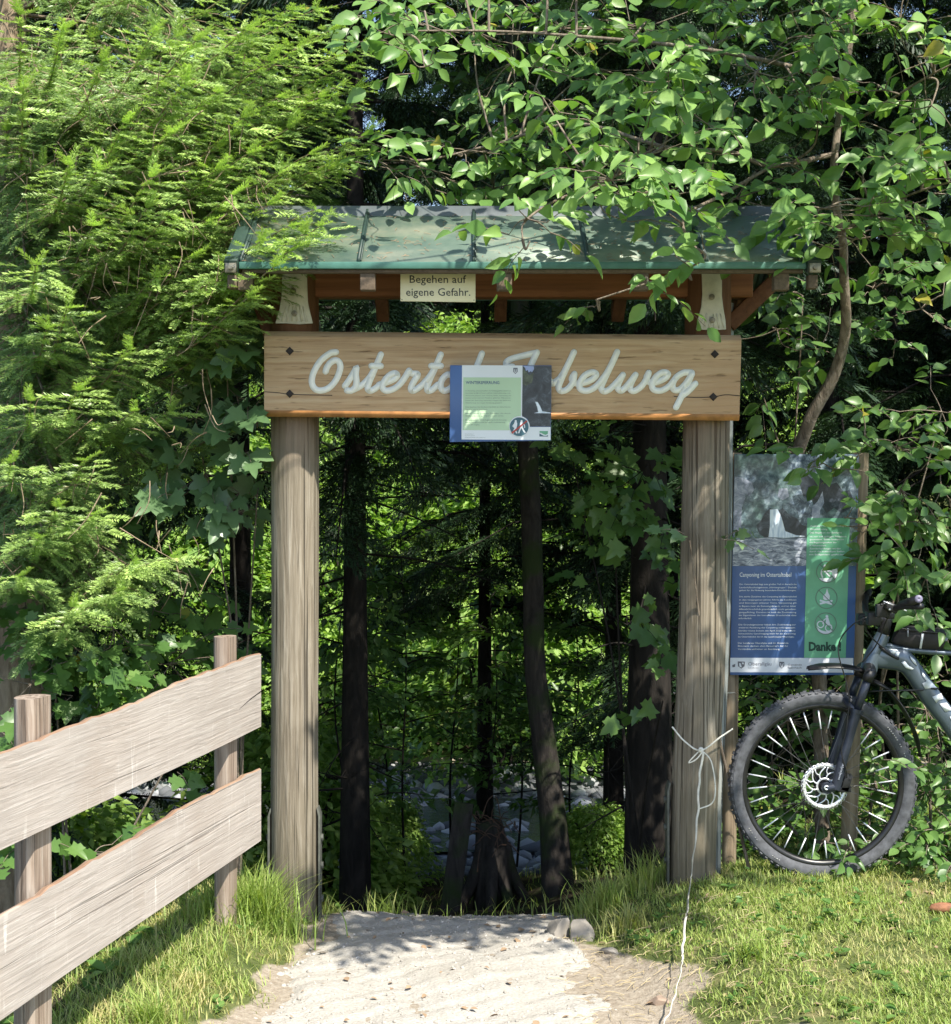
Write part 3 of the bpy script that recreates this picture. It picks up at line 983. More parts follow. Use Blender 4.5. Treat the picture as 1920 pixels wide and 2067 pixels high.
def annulus(mb, c, r0, r1, Y, n=40):
    A = circ(c, r0, n); B = circ(c, r1, n)
    V = np.array([P(*q, Y) for q in A + B])
    j = np.arange(n); j2 = (j + 1) % n
    mb.add(V, [np.stack([j, j2, j2 + n, j + n], -1)])


_font_cache = {}


def text_mesh(s, offset=0.0):
    key = (s, offset)
    if key not in _font_cache:
        cu = bpy.data.curves.new("text_outline", 'FONT')
        cu.body = s; cu.size = 1.0; cu.resolution_u = 2; cu.offset = offset
        o = bpy.data.objects.new("text_outline", cu)
        sc.collection.objects.link(o)
        dg = bpy.context.evaluated_depsgraph_get()
        me = o.evaluated_get(dg).to_mesh()
        V = np.array([v_.co[:] for v_ in me.vertices]); fs = [list(p_.vertices) for p_ in me.polygons]
        o.evaluated_get(dg).to_mesh_clear()
        bpy.data.objects.remove(o); bpy.data.curves.remove(cu)
        _font_cache[key] = (V, fs)
    return _font_cache[key]


def text(mb, s, x0, base, Y, height, width=None, offset=0.0, skew=0.0):
    """one line; cap height in photo pixels; width squeezes or stretches it"""
    V, fs = text_mesh(s, offset)
    if len(V) == 0: return
    k = height / 0.70
    w = V[:, 0].max() - V[:, 0].min()
    kx = k if width is None else width / w
    px = x0 + (V[:, 0] - V[:, 0].min()) * kx + skew * V[:, 1] * k
    py = base - V[:, 1] * k
    mb.add(np.stack([(px - CX) / F * Y, np.full(len(V), Y), H - (py - HY) / F * Y], 1), fs)


# ------------------------------------------------------------------ name board
NBY = 5.84
name_board = thing("name_board", "wide oiled timber board with white script lettering bolted across the gateway posts", "sign", (0.06, NBY, 1.86))
nb = MB()
tl, tr, br_, bl = Pd(513, 653, NBY), Pd(1441, 661, NBY), Pd(1437, 805, NBY), Pd(513, 797, NBY)
dth = np.array([0, 0.06, 0])
# chamfered plank: front face, slanted top and bottom, back
cs = 0.018
prof = [tl, tr, br_, bl]
top_b = [tl + [-0.002, 0.03, 0.022], tr + [0.002, 0.03, 0.022]]
bot_b = [br_ + [0.002, 0.022, -0.021], bl + [-0.002, 0.022, -0.021]]
V = np.array([tl, tr, br_, bl, top_b[0], top_b[1], bot_b[0], bot_b[1], top_b[0] + dth, top_b[1] + dth, bot_b[0] + dth, bot_b[1] + dth])
faces = [[0, 3, 2, 1], [4, 0, 1, 5], [3, 7, 6, 2], [8, 4, 5, 9], [7, 11, 10, 6], [11, 8, 9, 10], [4, 8, 11, 7, 3, 0], [1, 2, 6, 10, 9, 5]]
# subdivide the front a little so the long edges are not perfectly straight
nb.add(V, faces)
board = nb.build("board", M['plank'], name_board, bevel=0.003)
eg = MB()
eg.hexa([bl + [-0.0015, -0.0015, 0.0], br_ + [0.0015, -0.0015, 0.0], br_ + [0.0015, 0.006, 0.0], bl + [-0.0015, 0.006, 0.0]],
        [bl + [-0.0015, 0.0205, -0.0235], br_ + [0.0015, 0.0205, -0.0235], br_ + [0.0015, 0.028, -0.0235], bl + [-0.0015, 0.028, -0.0235]])
eg.build("lower_edge", M['plank_edge'], board)
SA = lambda pts: [(520 + x * .27056, 660 + y * .27056) for x, y in pts]
SB = lambda pts: [(920 + x * .32468, 660 + y * .32468) for x, y in pts]
strokes = [
    SA([(585, 187), (540, 197), (470, 252), (418, 340), (405, 410), (425, 458), (470, 474), (530, 455), (585, 395), (617, 310), (608, 262), (577, 249), (540, 270), (516, 305), (508, 332)]),
    SA([(652, 440), (690, 385), (724, 330), (738, 302), (733, 350), (738, 410), (728, 450), (700, 474), (668, 474)]),
    SA([(715, 468), (760, 445), (800, 415), (840, 370), (880, 300), (920, 205)]),
    SA([(880, 300), (842, 390), (822, 450), (835, 475), (868, 465), (915, 430)]),
    SA([(850, 290), (920, 292)]),
    SA([(905, 432), (965, 412), (1020, 388), (1042, 362), (1025, 345), (985, 360), (945, 405), (932, 448), (955, 474), (1000, 468), (1050, 438), (1092, 388), (1130, 326)]),
    SA([(1130, 326), (1150, 346), (1196, 354), (1170, 400), (1145, 450), (1155, 476), (1190, 462), (1240, 420), (1290, 360), (1330, 290), (1367, 206)]),
    SA([(1330, 295), (1295, 370), (1268, 440), (1270, 474), (1300, 470), (1345, 430)]),
    SA([(1296, 290), (1368, 291)]),
    SA([(1455, 362), (1415, 356), (1378, 392), (1366, 440), (1385, 474), (1425, 466), (1475, 420), (1510, 365), (1490, 430), (1495, 472), (1535, 462), (1580, 420)]),
    SA([(1674, 198), (1640, 285), (1600, 380), (1580, 445), (1595, 476), (1640, 460)]),
    SB([(502, 160), (430, 176), (345, 199), (314, 222), (322, 246), (352, 246)]),
    SB([(505, 158), (470, 232), (430, 320), (395, 390), (360, 400)]),
    SB([(560, 300), (520, 300), (495, 345), (505, 390), (545, 390), (575, 345), (560, 300), (600, 350), (640, 330)]),
    SB([(600, 352), (648, 318), (690, 250), (735, 156)]),
    SB([(690, 250), (655, 330), (640, 375), (655, 398), (692, 388), (728, 345), (738, 292)]),
    SB([(738, 292), (722, 325), (752, 352), (800, 346), (850, 325), (874, 296), (850, 281), (805, 300), (772, 345), (775, 385), (815, 397), (865, 375), (915, 320), (960, 250), (1004, 155)]),
    SB([(960, 250), (925, 325), (905, 375), (920, 400), (955, 388), (1000, 345), (1040, 298)]),
    SB([(1040, 298), (1015, 345), (1008, 380), (1030, 396), (1070, 360), (1118, 298)]),
    SB([(1118, 298), (1090, 350), (1085, 385), (1110, 398), (1155, 368), (1190, 315), (1200, 285)]),
    SB([(1200, 285), (1186, 320), (1208, 345), (1250, 342), (1300, 320), (1320, 292), (1290, 282), (1250, 305), (1222, 350), (1230, 388), (1275, 396), (1325, 370), (1355, 335)]),
    SB([(1468, 284), (1420, 284), (1375, 310), (1350, 350), (1355, 388), (1390, 390), (1430, 352), (1468, 296)]),
    SB([(1468, 290), (1440, 360), (1405, 430), (1370, 500)]),
    SB([(1412, 425), (1450, 395), (1490, 352)]),
]
lt = MB()
for i, s_ in enumerate(strokes):
    ribbon(lt, s_, 12.4, NBY - 0.0014 - 0.00008 * i, 0.001, dz=0.0002)
lt.build("lettering", M['letter'], board)
ht = MB()
for i, s_ in enumerate(strokes):
    ribbon(ht, s_, 12.9, NBY - 0.0007 - 0.00002 * i, 0.0, dz=0.0001)
ht.build("lettering_edge", M['letterside'], board)
for (dx, dy) in ((563, 682), (563, 765), (1389, 688), (1386, 771)):
    q = MB(); q.disc(Pd(dx, dy, NBY), 0.0165, 0.003, 'y', 4); c0 = Pd(dx, dy, NBY)
    q.box(c0 - [0, 0.003, 0], (0.017, 0.010, 0.017), Matrix.Rotation(0.5, 3, 'Y'))
    q.build("bolt", M['darkbolt'], board, bevel=0.001)
ck = MB(); ribbon(ck, [(d_[0] * D, d_[1] * D) for d_ in [(514, 761), (540, 763), (563, 766), (600, 767), (645, 768)]], 1.6, NBY - 0.0006); ck.build("crack", M['darkbolt'], board)
ck = MB(); ribbon(ck, [(d_[0] * D, d_[1] * D) for d_ in [(1438, 769), (1410, 767), (1386, 771), (1350, 772), (1310, 770)]], 1.8, NBY - 0.0006)
ck.build("crack", M['darkbolt'], board)

# ------------------------------------------------------------------ notice fixed in front of the name board
NTY = 5.805
notice = thing("notice_board", "small blue and pale green winter closure notice fixed over the middle of the name board", "notice", (0.06, NTY, 1.8))
N_ = lambda x, y: (900 + x * 230 / 1848, 720 + y * 230 / 1848)
n0 = MB()
n0.prism([P(*N_(70, 138), NTY), P(*N_(62, 1384), NTY), P(*N_(1706, 1362), NTY), P(*N_(1716, 140), NTY)], (0, 0.022, 0))
npanel = n0.build("panel", M['blue'], notice, bevel=0.0015)
def npoly(name, m_, poly, k, parent=npanel):
    q = MB(); flat(q, [N_(*a) for a in poly], NTY - 0.0009 * k); return q.build(name, m_, parent)
npoly("white_sheet", M['white'], [(264, 138), (255, 1342), (1700, 1352), (1700, 1140), (1360, 1140), (1240, 970), (1245, 142)], 1)
npoly("green_field", M['green_pale'], [(285, 335), (275, 1190), (1050, 1192), (1040, 1080), (1120, 985), (1220, 960), (1220, 338)], 2)
ph = npoly("gorge_photo", M['photo_dark'], [(1246, 146), (1236, 960), (1330, 1010), (1362, 1130), (1702, 1130), (1712, 150)], 1)
npoly("photo_sky", M['photo_sky'], [(1248, 148), (1290, 185), (1300, 230), (1330, 215), (1345, 255), (1375, 235), (1400, 250), (1432, 200), (1425, 150)], 2, ph)
npoly("photo_wood", M['photo_green'], [(1250, 190), (1300, 235), (1350, 300), (1430, 260), (1400, 420), (1300, 470), (1250, 440)], 2.6, ph)
npoly("photo_waterfall", M['photo_water'], [(1450, 730), (1490, 735), (1530, 800), (1565, 885), (1698, 905), (1696, 918), (1430, 915), (1500, 895), (1480, 810)], 2, ph)
npoly("badge_rim", M['white'], [((x - 900) * 1848 / 230, (y - 720) * 1848 / 230) for x, y in circ(N_(1195, 1132), 20.8, 40)], 3)
bd = npoly("badge", M['teal'], [((x - 900) * 1848 / 230, (y - 720) * 1848 / 230) for x, y in circ(N_(1190, 1136), 19.0, 40)], 4)
q = MB()
for cx_, dx_ in ((1135, 0), (1230, 95)):
    flat(q, circ(N_(cx_, 1045), 2.3, 14), NTY - 0.0009 * 5)
    ribbon(q, [N_(cx_ - 2, 1080), N_(cx_ - 5, 1125)], 6.4, NTY - 0.0009 * 5.1, m=4)
ribbon(q, [N_(1120, 1085), N_(1090, 1125), N_(1120, 1150)], 2.2, NTY - 0.0009 * 5.2, m=4)
ribbon(q, [N_(1130, 1140), N_(1110, 1190), N_(1095, 1235)], 2.8, NTY - 0.0009 * 5.3, m=4)
ribbon(q, [N_(1140, 1140), N_(1130, 1190), N_(1150, 1235)], 2.8, NTY - 0.0009 * 5.4, m=4)
ribbon(q, [N_(1225, 1140), N_(1200, 1190), N_(1185, 1232)], 2.8, NTY - 0.0009 * 5.3, m=4)
ribbon(q, [N_(1235, 1140), N_(1255, 1185), N_(1285, 1230)], 2.8, NTY - 0.0009 * 5.4, m=4)
ribbon(q, [N_(1245, 1080), N_(1275, 1110), N_(1280, 1150)], 2.0, NTY - 0.0009 * 5.2, m=4)
q.build("hikers", M['white'], bd)
q = MB(); flat(q, [N_(1062, 1228), N_(1080, 1252), N_(1325, 1050), N_(1312, 1030)], NTY - 0.0009 * 6.2); q.build("red_bar", M['red'], bd)
q = MB()
flat(q, [N_(1095, 180), N_(1165, 180), N_(1165, 245), N_(1130, 280), N_(1095, 245)], NTY - 0.0018); q.build("crest", M['crest'], npanel)
q = MB(); flat(q, [N_(1112, 205), N_(1122, 205), N_(1122, 245), N_(1138, 245), N_(1138, 205), N_(1148, 205), N_(1148, 250), N_(1130, 262), N_(1112, 250)], NTY - 0.0027); q.build("crest_mark", M['white'], npanel)
q = MB(); flat(q, [N_(1522, 1205), N_(1658, 1205), N_(1655, 1250), N_(1620, 1268), N_(1580, 1255), N_(1550, 1235), N_(1522, 1232)], NTY - 0.0018); q.build("wave_mark", M['green'], npanel)
q = MB(); flat(q, [N_(1520, 1245), N_(1550, 1262), N_(1590, 1282), N_(1630, 1285), N_(1658, 1270), N_(1656, 1295), N_(1520, 1293)], NTY - 0.0018); q.build("wave_mark", M['teal'], npanel)
q = MB()
x_, y_ = N_(325, 443)
text(q, "WINTERSPERRUNG", x_, y_, NTY - 0.0027, 6.0, 545 * 230 / 1848, 0.006)
q.build("heading", M['blue_dark'], npanel)
q = MB()
LN = [(552, 320, 1060, "Die Steinschlag- und Lawinengefahr, die Verletzungsgefahr, speziell vom"),
      (590, 320, 1055, "November bis Mai erfordert, daß der Ostertaltobelweg in der"),
      (630, 320, 1058, "Winterzeit gesperrt wird. Vereiste Stufen, Steinschlag und"),
      (668, 320, 1055, "Lawinen können jederzeit Wanderer gefährden. Während der"),
      (708, 318, 1058, "Dauer der Sperrung, besonders wegen der fehlenden"),
      (748, 318, 915, "Absicherung und wegen Vereisung gesperrt."),
      (815, 320, 1055, "Bitte beachten Sie! Die Sperrung dient der Sicherheit der"),
      (852, 320, 680, "Besucher und ist einzuhalten."),
      (918, 318, 1050, "Eltern haften auch für Schäden, die durch"),
      (958, 318, 940, "unbefugtes Betreten des Weges verursacht werden."),
      (1025, 315, 985, "Die Nutzung ist ab Wiederfreigabe durch die Gemeinde"),
      (1064, 315, 960, "selbstverständlich wieder auf eigene Verantwortung"),
      (1102, 315, 550, "und Gefahr möglich.")]
for by, xa, xb, s_ in LN:
    a_ = N_(xa, by + 8)
    text(q, s_, a_[0], a_[1], NTY - 0.0028, 2.0, (xb - xa) * 230 / 1848, 0.004)
for by, xa, xb, s_ in ((1255, 310, 450, "Gemeinde Blaichach"), (1282, 310, 470, "Tel. Rathaus Blaichach"), (1311, 310, 640, "Die Gemeinde Blaichach bittet um Beachtung")):
    a_ = N_(xa, by + 4); text(q, s_, a_[0], a_[1], NTY - 0.0019, 1.4, (xb - xa) * 230 / 1848)
q.build("lettering", M['text_soft'], npanel)

# ------------------------------------------------------------------ cream warning plate under the eave
WY = 5.62
warn = thing("warning_plate", "small cream plate with two lines of black print hanging under the roof eave", "sign", (-0.12, WY, 2.42))
w0 = MB(); w0.prism([Pd(778, 526, WY), Pd(778, 585, WY), Pd(924, 587, WY), Pd(924, 527, WY)], (0, 0.006, 0))
wp = w0.build("plate", M['cream'], warn, bevel=0.001)
q = MB()
text(q, "Begehen auf", 796 * D, 549.5 * D, WY - 0.0008, 15.5, 110 * D, 0.004)
text(q, "eigene Gefahr.", 789 * D, 574.5 * D, WY - 0.0008, 15.5, 125 * D, 0.004)
q.build("lettering", M['black'], wp)
for dx, dy in ((781, 529), (921, 530), (781, 582), (921, 583)):
    q = MB(); q.disc(Pd(dx, dy, WY - 0.001), 0.002, 0.002, 'y', 8)
    q.build("screw", M['bolt'], wp)
for dx in (800, 902):
    q = MB(); q.box((Pd(dx, 540, WY)) + [0, 0.034, 0.0], (0.03, 0.06, 0.03)); q.build("hanger", M['endgrain'], warn)

# ------------------------------------------------------------------ information panel beside the gateway
IY = 6.22
info = thing("information_board", "tall blue and green canyoning information board with waterfall picture on two wooden posts", "sign", (1.29, IY, 0.19))
I_ = lambda x, y: (1440 + x * 480 / 1848, 880 + y * 480 / 1848)
p0 = MB()
p0.prism([P(*I_(165, 142), IY), P(*I_(131, 1858), IY), P(*I_(1092, 1858), IY), P(*I_(1134, 142), IY)], (0, 0.008, 0))
ipan = p0.build("panel", M['blue'], info, bevel=0.001)
for pts, r_ in (([P(1482, 914, IY + .05), P(1476, 1360, IY + .05), P(1471, 1760, IY + .05)], 0.030), ([P(1736, 914, IY + .055), P(1724, 1360, IY + .055), P(1712, 1750, IY + .055)], 0.034)):
    q = MB(); rough_post(q, pts, r_, 14, 0.002, int(r_ * 1000)); smooth_angle(q.build("post", M['signpost'], info))
def ipoly(name, m_, poly, k, parent=ipan):
    q = MB(); flat(q, [I_(*a) for a in poly], IY - 0.0008 * k); return q.build(name, m_, parent)
iph = ipoly("waterfall_photo", M['photo'], [(166, 143), (149, 1010), (1108, 1010), (1133, 143)], 1)
ipoly("photo_rock", M['photo_rock'], [(166, 315), (235, 325), (250, 480), (222, 560), (215, 720), (170, 770), (158, 760)], 2, iph)
ipoly("photo_rock", M['photo_rock'], [(240, 330), (300, 360), (318, 420), (280, 470), (235, 440)], 2.2, iph)
ipoly("photo_rock", M['photo_rock'], [(510, 410), (575, 405), (590, 470), (540, 500), (500, 470)], 2.2, iph)
ipoly("photo_rock", M['photo_rock'], [(850, 430), (862, 520), (830, 580), (830, 636), (765, 640), (770, 550), (810, 510)], 2.2, iph)
ipoly("dark_pool", M['photo_dark'], [(400, 600), (440, 560), (500, 580), (540, 560), (600, 620), (650, 640), (690, 690), (725, 700), (725, 790), (600, 785), (400, 790), (360, 760), (330, 700), (370, 660)], 2, iph)
ipoly("dark_gorge", M['photo_dark'], [(660, 330), (720, 290), (760, 330), (840, 310), (900, 380), (960, 360), (1010, 430), (1060, 420), (1090, 500), (1070, 560), (1000, 600), (940, 560), (880, 600), (840, 540), (790, 560), (760, 480), (700, 470)], 1.6, iph)
ipoly("photo_streambed", M['photo_bed'], [(157, 810), (420, 790), (600, 800), (725, 790), (722, 1009), (150, 1009)], 2.6, iph)
ipoly("photo_waterfall", M['photo_water'], [(440, 572), (500, 568), (530, 630), (560, 740), (640, 770), (720, 780), (560, 792), (430, 786), (440, 700)], 3.2, iph)
gp = ipoly("green_panel", M['green'], [(731, 637), (706, 1724), (1030, 1724), (1062, 640)], 3.5)
ls = ipoly("logo_strip", M['pale'], [(132, 1724), (131, 1836), (1086, 1840), (1088, 1726)], 1)
q = MB()
GL = [(700, 752, 1050, "Ausweis für Canyoning im"), (725, 752, 890, "Ostertal nötig."), (752, 750, 1000, "Das Begehen der Schlucht"), (782, 750, 1035, "ist nur mit gültiger Erlaubnis"),
      (805, 750, 1015, "gestattet. Bitte beachten"), (828, 748, 960, "die Begehungszeiten der"), (852, 748, 880, "3 Naturzonen."), (876, 748, 990, "Zuwiderhandlungen werden"), (898, 748, 1020, "durch die zuständigen Stellen"), (922, 746, 1020, "mit Bußgeldern geahndet.")]
for by, xa, xb, s_ in GL:
    a_ = I_(xa, by + 5); text(q, s_, a_[0], a_[1], IY - 0.0036, 3.1, (xb - xa) * 480 / 1848, 0.01)
q.build("lettering", M['white'], gp)
q = MB(); a_ = I_(742, 1668); text(q, "Danke !", a_[0], a_[1], IY - 0.0036, 17.0, 252 * 480 / 1848, 0.045); q.build("heading", M['green_dark'], gp)
q = MB(); a_ = I_(205, 1094); text(q, "Canyoning im Ostertaltobel", a_[0], a_[1], IY - 0.0008, 8.6, 402 * 480 / 1848, 0.008)
BT = [(1152, 204, 650, "Der Ostertaltobel liegt zum großen Teil im Bereich des"), (1177, 204, 648, "Landschaftsschutzgebietes „Hörnergruppe“. Deshalb"), (1199, 203, 645, "gelten für die Nutzung besondere Einschränkungen."),
      (1248, 202, 648, "Die starke Zunahme des Canyoning im Ostertaltobel"), (1273, 202, 646, "in den vergangenen Jahren führte zu Konflikten"), (1297, 202, 648, "und Störungen seltener Tiere. Canyoning gilt"), (1322, 201, 645, "in Bayern zwar als Gemeingebrauch, und ist daher"),
      (1346, 200, 645, "öffentlichrechtlich grundsätzlich nicht genehmi-"), (1370, 200, 645, "gungspflichtig. Daneben ist auch die Zustimmung"), (1393, 198, 644, "der Eigentümer der betroffenen Grundstücke dazu"), (1417, 197, 300, "erforderlich."),
      (1466, 197, 642, "Die Grundeigentümer haben ihre Zustimmung zur"), (1489, 197, 640, "weiteren Ausübung des Canyoning zurückgezogen."), (1513, 196, 640, "Darüber hinaus besteht seit April 2022 keine öffent-"), (1536, 196, 640, "lichrechtliche Genehmigung mehr für das Canyoning"), (1560, 194, 632, "im Ostertaltobel durch das Landratsamt Oberallgäu."),
      (1609, 192, 584, "Der Landkreis Oberallgäu und die Gemeinde"), (1632, 192, 582, "Blaichach danken allen Besuchern für Ihr"), (1656, 191, 518, "Verständnis und bitten um Beachtung.")]
for by, xa, xb, s_ in BT:
    a_ = I_(xa, by + 6); text(q, s_, a_[0], a_[1], IY - 0.0008, 3.0, (xb - xa) * 480 / 1848, 0.006)
q.build("lettering", M['white'], ipan)
q = MB()
a_ = I_(272, 1784); text(q, "Oberallgäu", a_[0], a_[1], IY - 0.0016, 7.0, 180 * 480 / 1848)
a_ = I_(272, 1806); text(q, "Landkreis", a_[0], a_[1], IY - 0.0016, 2.2, 80 * 480 / 1848)
a_ = I_(580, 1785); text(q, "Gemeinde", a_[0], a_[1], IY - 0.0016, 4.0, 108 * 480 / 1848)
a_ = I_(580, 1808); text(q, "Blaichach", a_[0], a_[1], IY - 0.0016, 4.0, 106 * 480 / 1848, 0.006)
q.build("lettering", M['crest'], ls)
q = MB(); flat(q, [I_(190, 1752), I_(246, 1754), I_(243, 1790), I_(218, 1808), I_(192, 1790)], IY - 0.0016); q.build("crest", M['crest'], ls)
q = MB(); flat(q, [I_(200, 1765), I_(214, 1768), I_(222, 1800), I_(205, 1795)], IY - 0.0024); flat(q, [I_(222, 1760), I_(238, 1762), I_(236, 1776), I_(224, 1772)], IY - 0.0024); q.build("crest_mark", M['pale'], ls)
q = MB(); flat(q, [I_(514, 1755), I_(552, 1756), I_(552, 1790), I_(533, 1808), I_(513, 1790)], IY - 0.0016); q.build("crest", M['crest'], ls)
q = MB(); ribbon(q, [I_(523, 1768), I_(530, 1798)], 1.5, IY - 0.0024, m=3); ribbon(q, [I_(544, 1768), I_(536, 1798)], 1.5, IY - 0.0024, m=3); q.build("crest_mark", M['pale'], ls)
q = MB(); flat(q, [I_(148, 1780), I_(172, 1772), I_(170, 1795), I_(150, 1798)], IY - 0.0016); q.build("crest", M['crest'], ls)
pic = []
for (cx_, cy_) in ((886, 1056), (880, 1258), (874, 1458)):
    q = MB(); annulus(q, I_(cx_, cy_), 20.8, 22.2, IY - 0.0045, 40)
    a_ = I_(cx_, cy_)
    ribbon(q, [(a_[0] - 15, a_[1] - 15), (a_[0] + 15, a_[1] + 15)], 1.5, IY - 0.0052, m=2)
    pic.append(q.build("prohibition_ring", M['ring'], gp))
Z_ = lambda x, y: (1620 + x * 140 / 899, 1030 + y * 140 / 899)
q = MB()
flat(q, circ(Z_(292, 725), 3.4, 14), IY - 0.0036)
flat(q, [Z_(355, 680), Z_(420, 690), Z_(460, 760), Z_(460, 830), Z_(420, 890), Z_(385, 840), Z_(380, 760)], IY - 0.0036)
flat(q, [Z_(215, 880), Z_(370, 880), Z_(400, 860), Z_(370, 915), Z_(310, 930), Z_(250, 915)], IY - 0.0036)
for s_ in ([(345, 690), (340, 735), (300, 755)], [(262, 770), (300, 800), (350, 850)], [(255, 775), (245, 820), (260, 865)], [(330, 790), (375, 790)]):
    ribbon(q, [Z_(*a) for a in s_], 3.2, IY - 0.0036 - 0.0001 * len(s_), m=4)
q.build("climber_mark", M['pale'], pic[0])
q = MB()
flat(q, [Z_(320, 1010), Z_(335, 1070), Z_(355, 1110), Z_(350, 1160), Z_(300, 1165), Z_(270, 1150), Z_(270, 1110), Z_(300, 1080)], IY - 0.0036)
ribbon(q, [Z_(235, 1170), Z_(375, 1215)], 3.6, IY - 0.0037, m=2); ribbon(q, [Z_(235, 1210), Z_(380, 1175)], 3.6, IY - 0.0038, m=2)
q.build("campfire_mark", M['pale'], pic[1])
q = MB()
annulus(q, Z_(235, 1480), 5.4, 7.4, IY - 0.0036, 24); annulus(q, Z_(340, 1525), 5.4, 7.4, IY - 0.0036, 24)
flat(q, circ(Z_(318, 1375), 2.8, 12), IY - 0.0037)
flat(q, [Z_(310, 1395), Z_(335, 1390), Z_(358, 1470), Z_(325, 1485), Z_(300, 1470)], IY - 0.0038)
ribbon(q, [Z_(312, 1400), Z_(280, 1425), Z_(265, 1470)], 2.2, IY - 0.0039, m=3); ribbon(q, [Z_(345, 1475), Z_(375, 1500), Z_(370, 1540)], 2.4, IY - 0.004, m=3)
flat(q, [Z_(185, 1510), Z_(240, 1555), Z_(300, 1570), Z_(400, 1560), Z_(340, 1600), Z_(280, 1605), Z_(210, 1570)], IY - 0.0041)
q.build("cyclist_mark", M['pale'], pic[2])

# ------------------------------------------------------------------ fence
fence = thing("plank_fence", "two rail fence of pale weathered planks with wavy orange edges beside the path", "fence", (-1.0, 5.0, 0))
ux, uy = 0.2348, 0.9720                                  # along the fence, away from the camera


def fpt(s, z, off=0.0):                                  # s: metres from the end next to the gateway
    return np.array([-0.81 - ux * s - uy * off, 5.75 - uy * s + ux * off, z])


def plank(z_far_t, z_far_b, z_near_t, z_near_b, seed, L=3.4):
    rr = np.random.default_rng(seed)
    n = 70
    s = np.linspace(0, L, n)
    k = s / 1.83
    ph = rr.uniform(0, 6.28, 4)
    wave = 0.006 * np.sin(3.1 * s + ph[0]) + 0.003 * np.sin(9 * s + ph[1]) + 0.002 * np.sin(31 * s + ph[2]) + 0.0025 * np.sin(53 * s)
    wave[:2] -= 0.006
    zt = z_far_t + (z_near_t - z_far_t) * k + wave
    zb = z_far_b + (z_near_b - z_far_b) * k + 0.004 * np.sin(2.3 * s + ph[3])
    V, Fc = [], []
    for i in range(n):
        e = 0.008 + 0.004 * math.sin(17 * s[i] + ph[1])
        V += [fpt(s[i], zb[i], 0.0), fpt(s[i], zt[i] - 0.004, 0.0), fpt(s[i], zt[i], e * 0.6), fpt(s[i], zt[i] - 0.006, 0.022), fpt(s[i], zb[i], 0.024)]
    for i in range(n - 1):
        for j in range(5):
            Fc.append([5 * i + j, 5 * i + (j + 1) % 5, 5 * i + 5 + (j + 1) % 5, 5 * i + 5 + j])
    V = np.array(V); Fc = np.array(Fc)
    mi = np.tile([0, 1, 1, 0, 0], n - 1)
    mi = np.concatenate([mi, [0, 0]])
    org = ORG[fence.name]
    me = np_mesh("board", V - org, [Fc, [4, 3, 2, 1, 0], [5 * (n - 1) + q for q in range(5)]], [M['fence'], M['bark_edge']], False, None, mi)
    o = bpy.data.objects.new("board", me); sc.collection.objects.link(o); o.parent = fence; ORG[o.name] = org
    me.polygons.foreach_set("use_smooth", np.ones(len(me.polygons), bool)); me.set_sharp_from_angle(angle=math.radians(18))
    return o


fb1 = plank(1.067, 0.790, 1.016, 0.754, 3)
fb2 = plank(0.639, 0.361, 0.594, 0.312, 9)
cl = MB(); cl.prism([fpt(0.0, 0.92, -0.0008), fpt(0.11, 0.905, -0.0008), fpt(0.22, 0.885, -0.0008), fpt(0.11, 0.9085, -0.0008), fpt(0.0, 0.924, -0.0008)], (0.0002, 0, 0)); cl.build("crack", M['darkbolt'], fb1)
for s, zt, w, sd in ((0.19, 1.147, 0.046, 2), (1.55, 1.117, 0.054, 4), (2.95, 1.10, 0.05, 6)):
    c_ = fpt(s, 0, 0.032 + w * 0.62)
    q = MB()
    zb = float(gz(c_[0], c_[1])) - 0.15
    rough_post(q, [(c_[0], c_[1], zb), (c_[0] + .004, c_[1], 0.5), (c_[0], c_[1], zt)], w, 20, 0.003, sd)
    V_ = q.V[-1]                                          # half-round: flattened on the plank side
    al = np.array([ux, uy]); nr = np.array([-uy, ux])
    rel = V_[:, :2] - c_[:2]
    a_ = rel @ al; b_ = rel @ nr
    b_ = np.maximum(b_, -w * 0.6)
    V_[:, :2] = c_[:2] + a_[:, None] * al * 1.05 + b_[:, None] * nr
    o = smooth_angle(q.build("post", M['fpost'], fence), 50)

# ------------------------------------------------------------------ bicycle (front in view, facing left)
BYC = 6.0
bike = thing("mountain_bike", "grey blue electric mountain bike with white spoke clips leaning beside the information board", "bicycle", (1.366, BYC, 0.148))
K6 = lambda x, y, dy=0.0: P(1680 + x * 240 / 1492, 1160 + y * 240 / 1492, BYC) + np.array([0, dy, 0])
K2 = lambda x, y, dy=0.0: P(1440 + x * 480 / 1492, 1160 + y * 480 / 1492, BYC) + np.array([0, dy, 0])
hub = P(1660, 1583, BYC)
R0 = 0.371


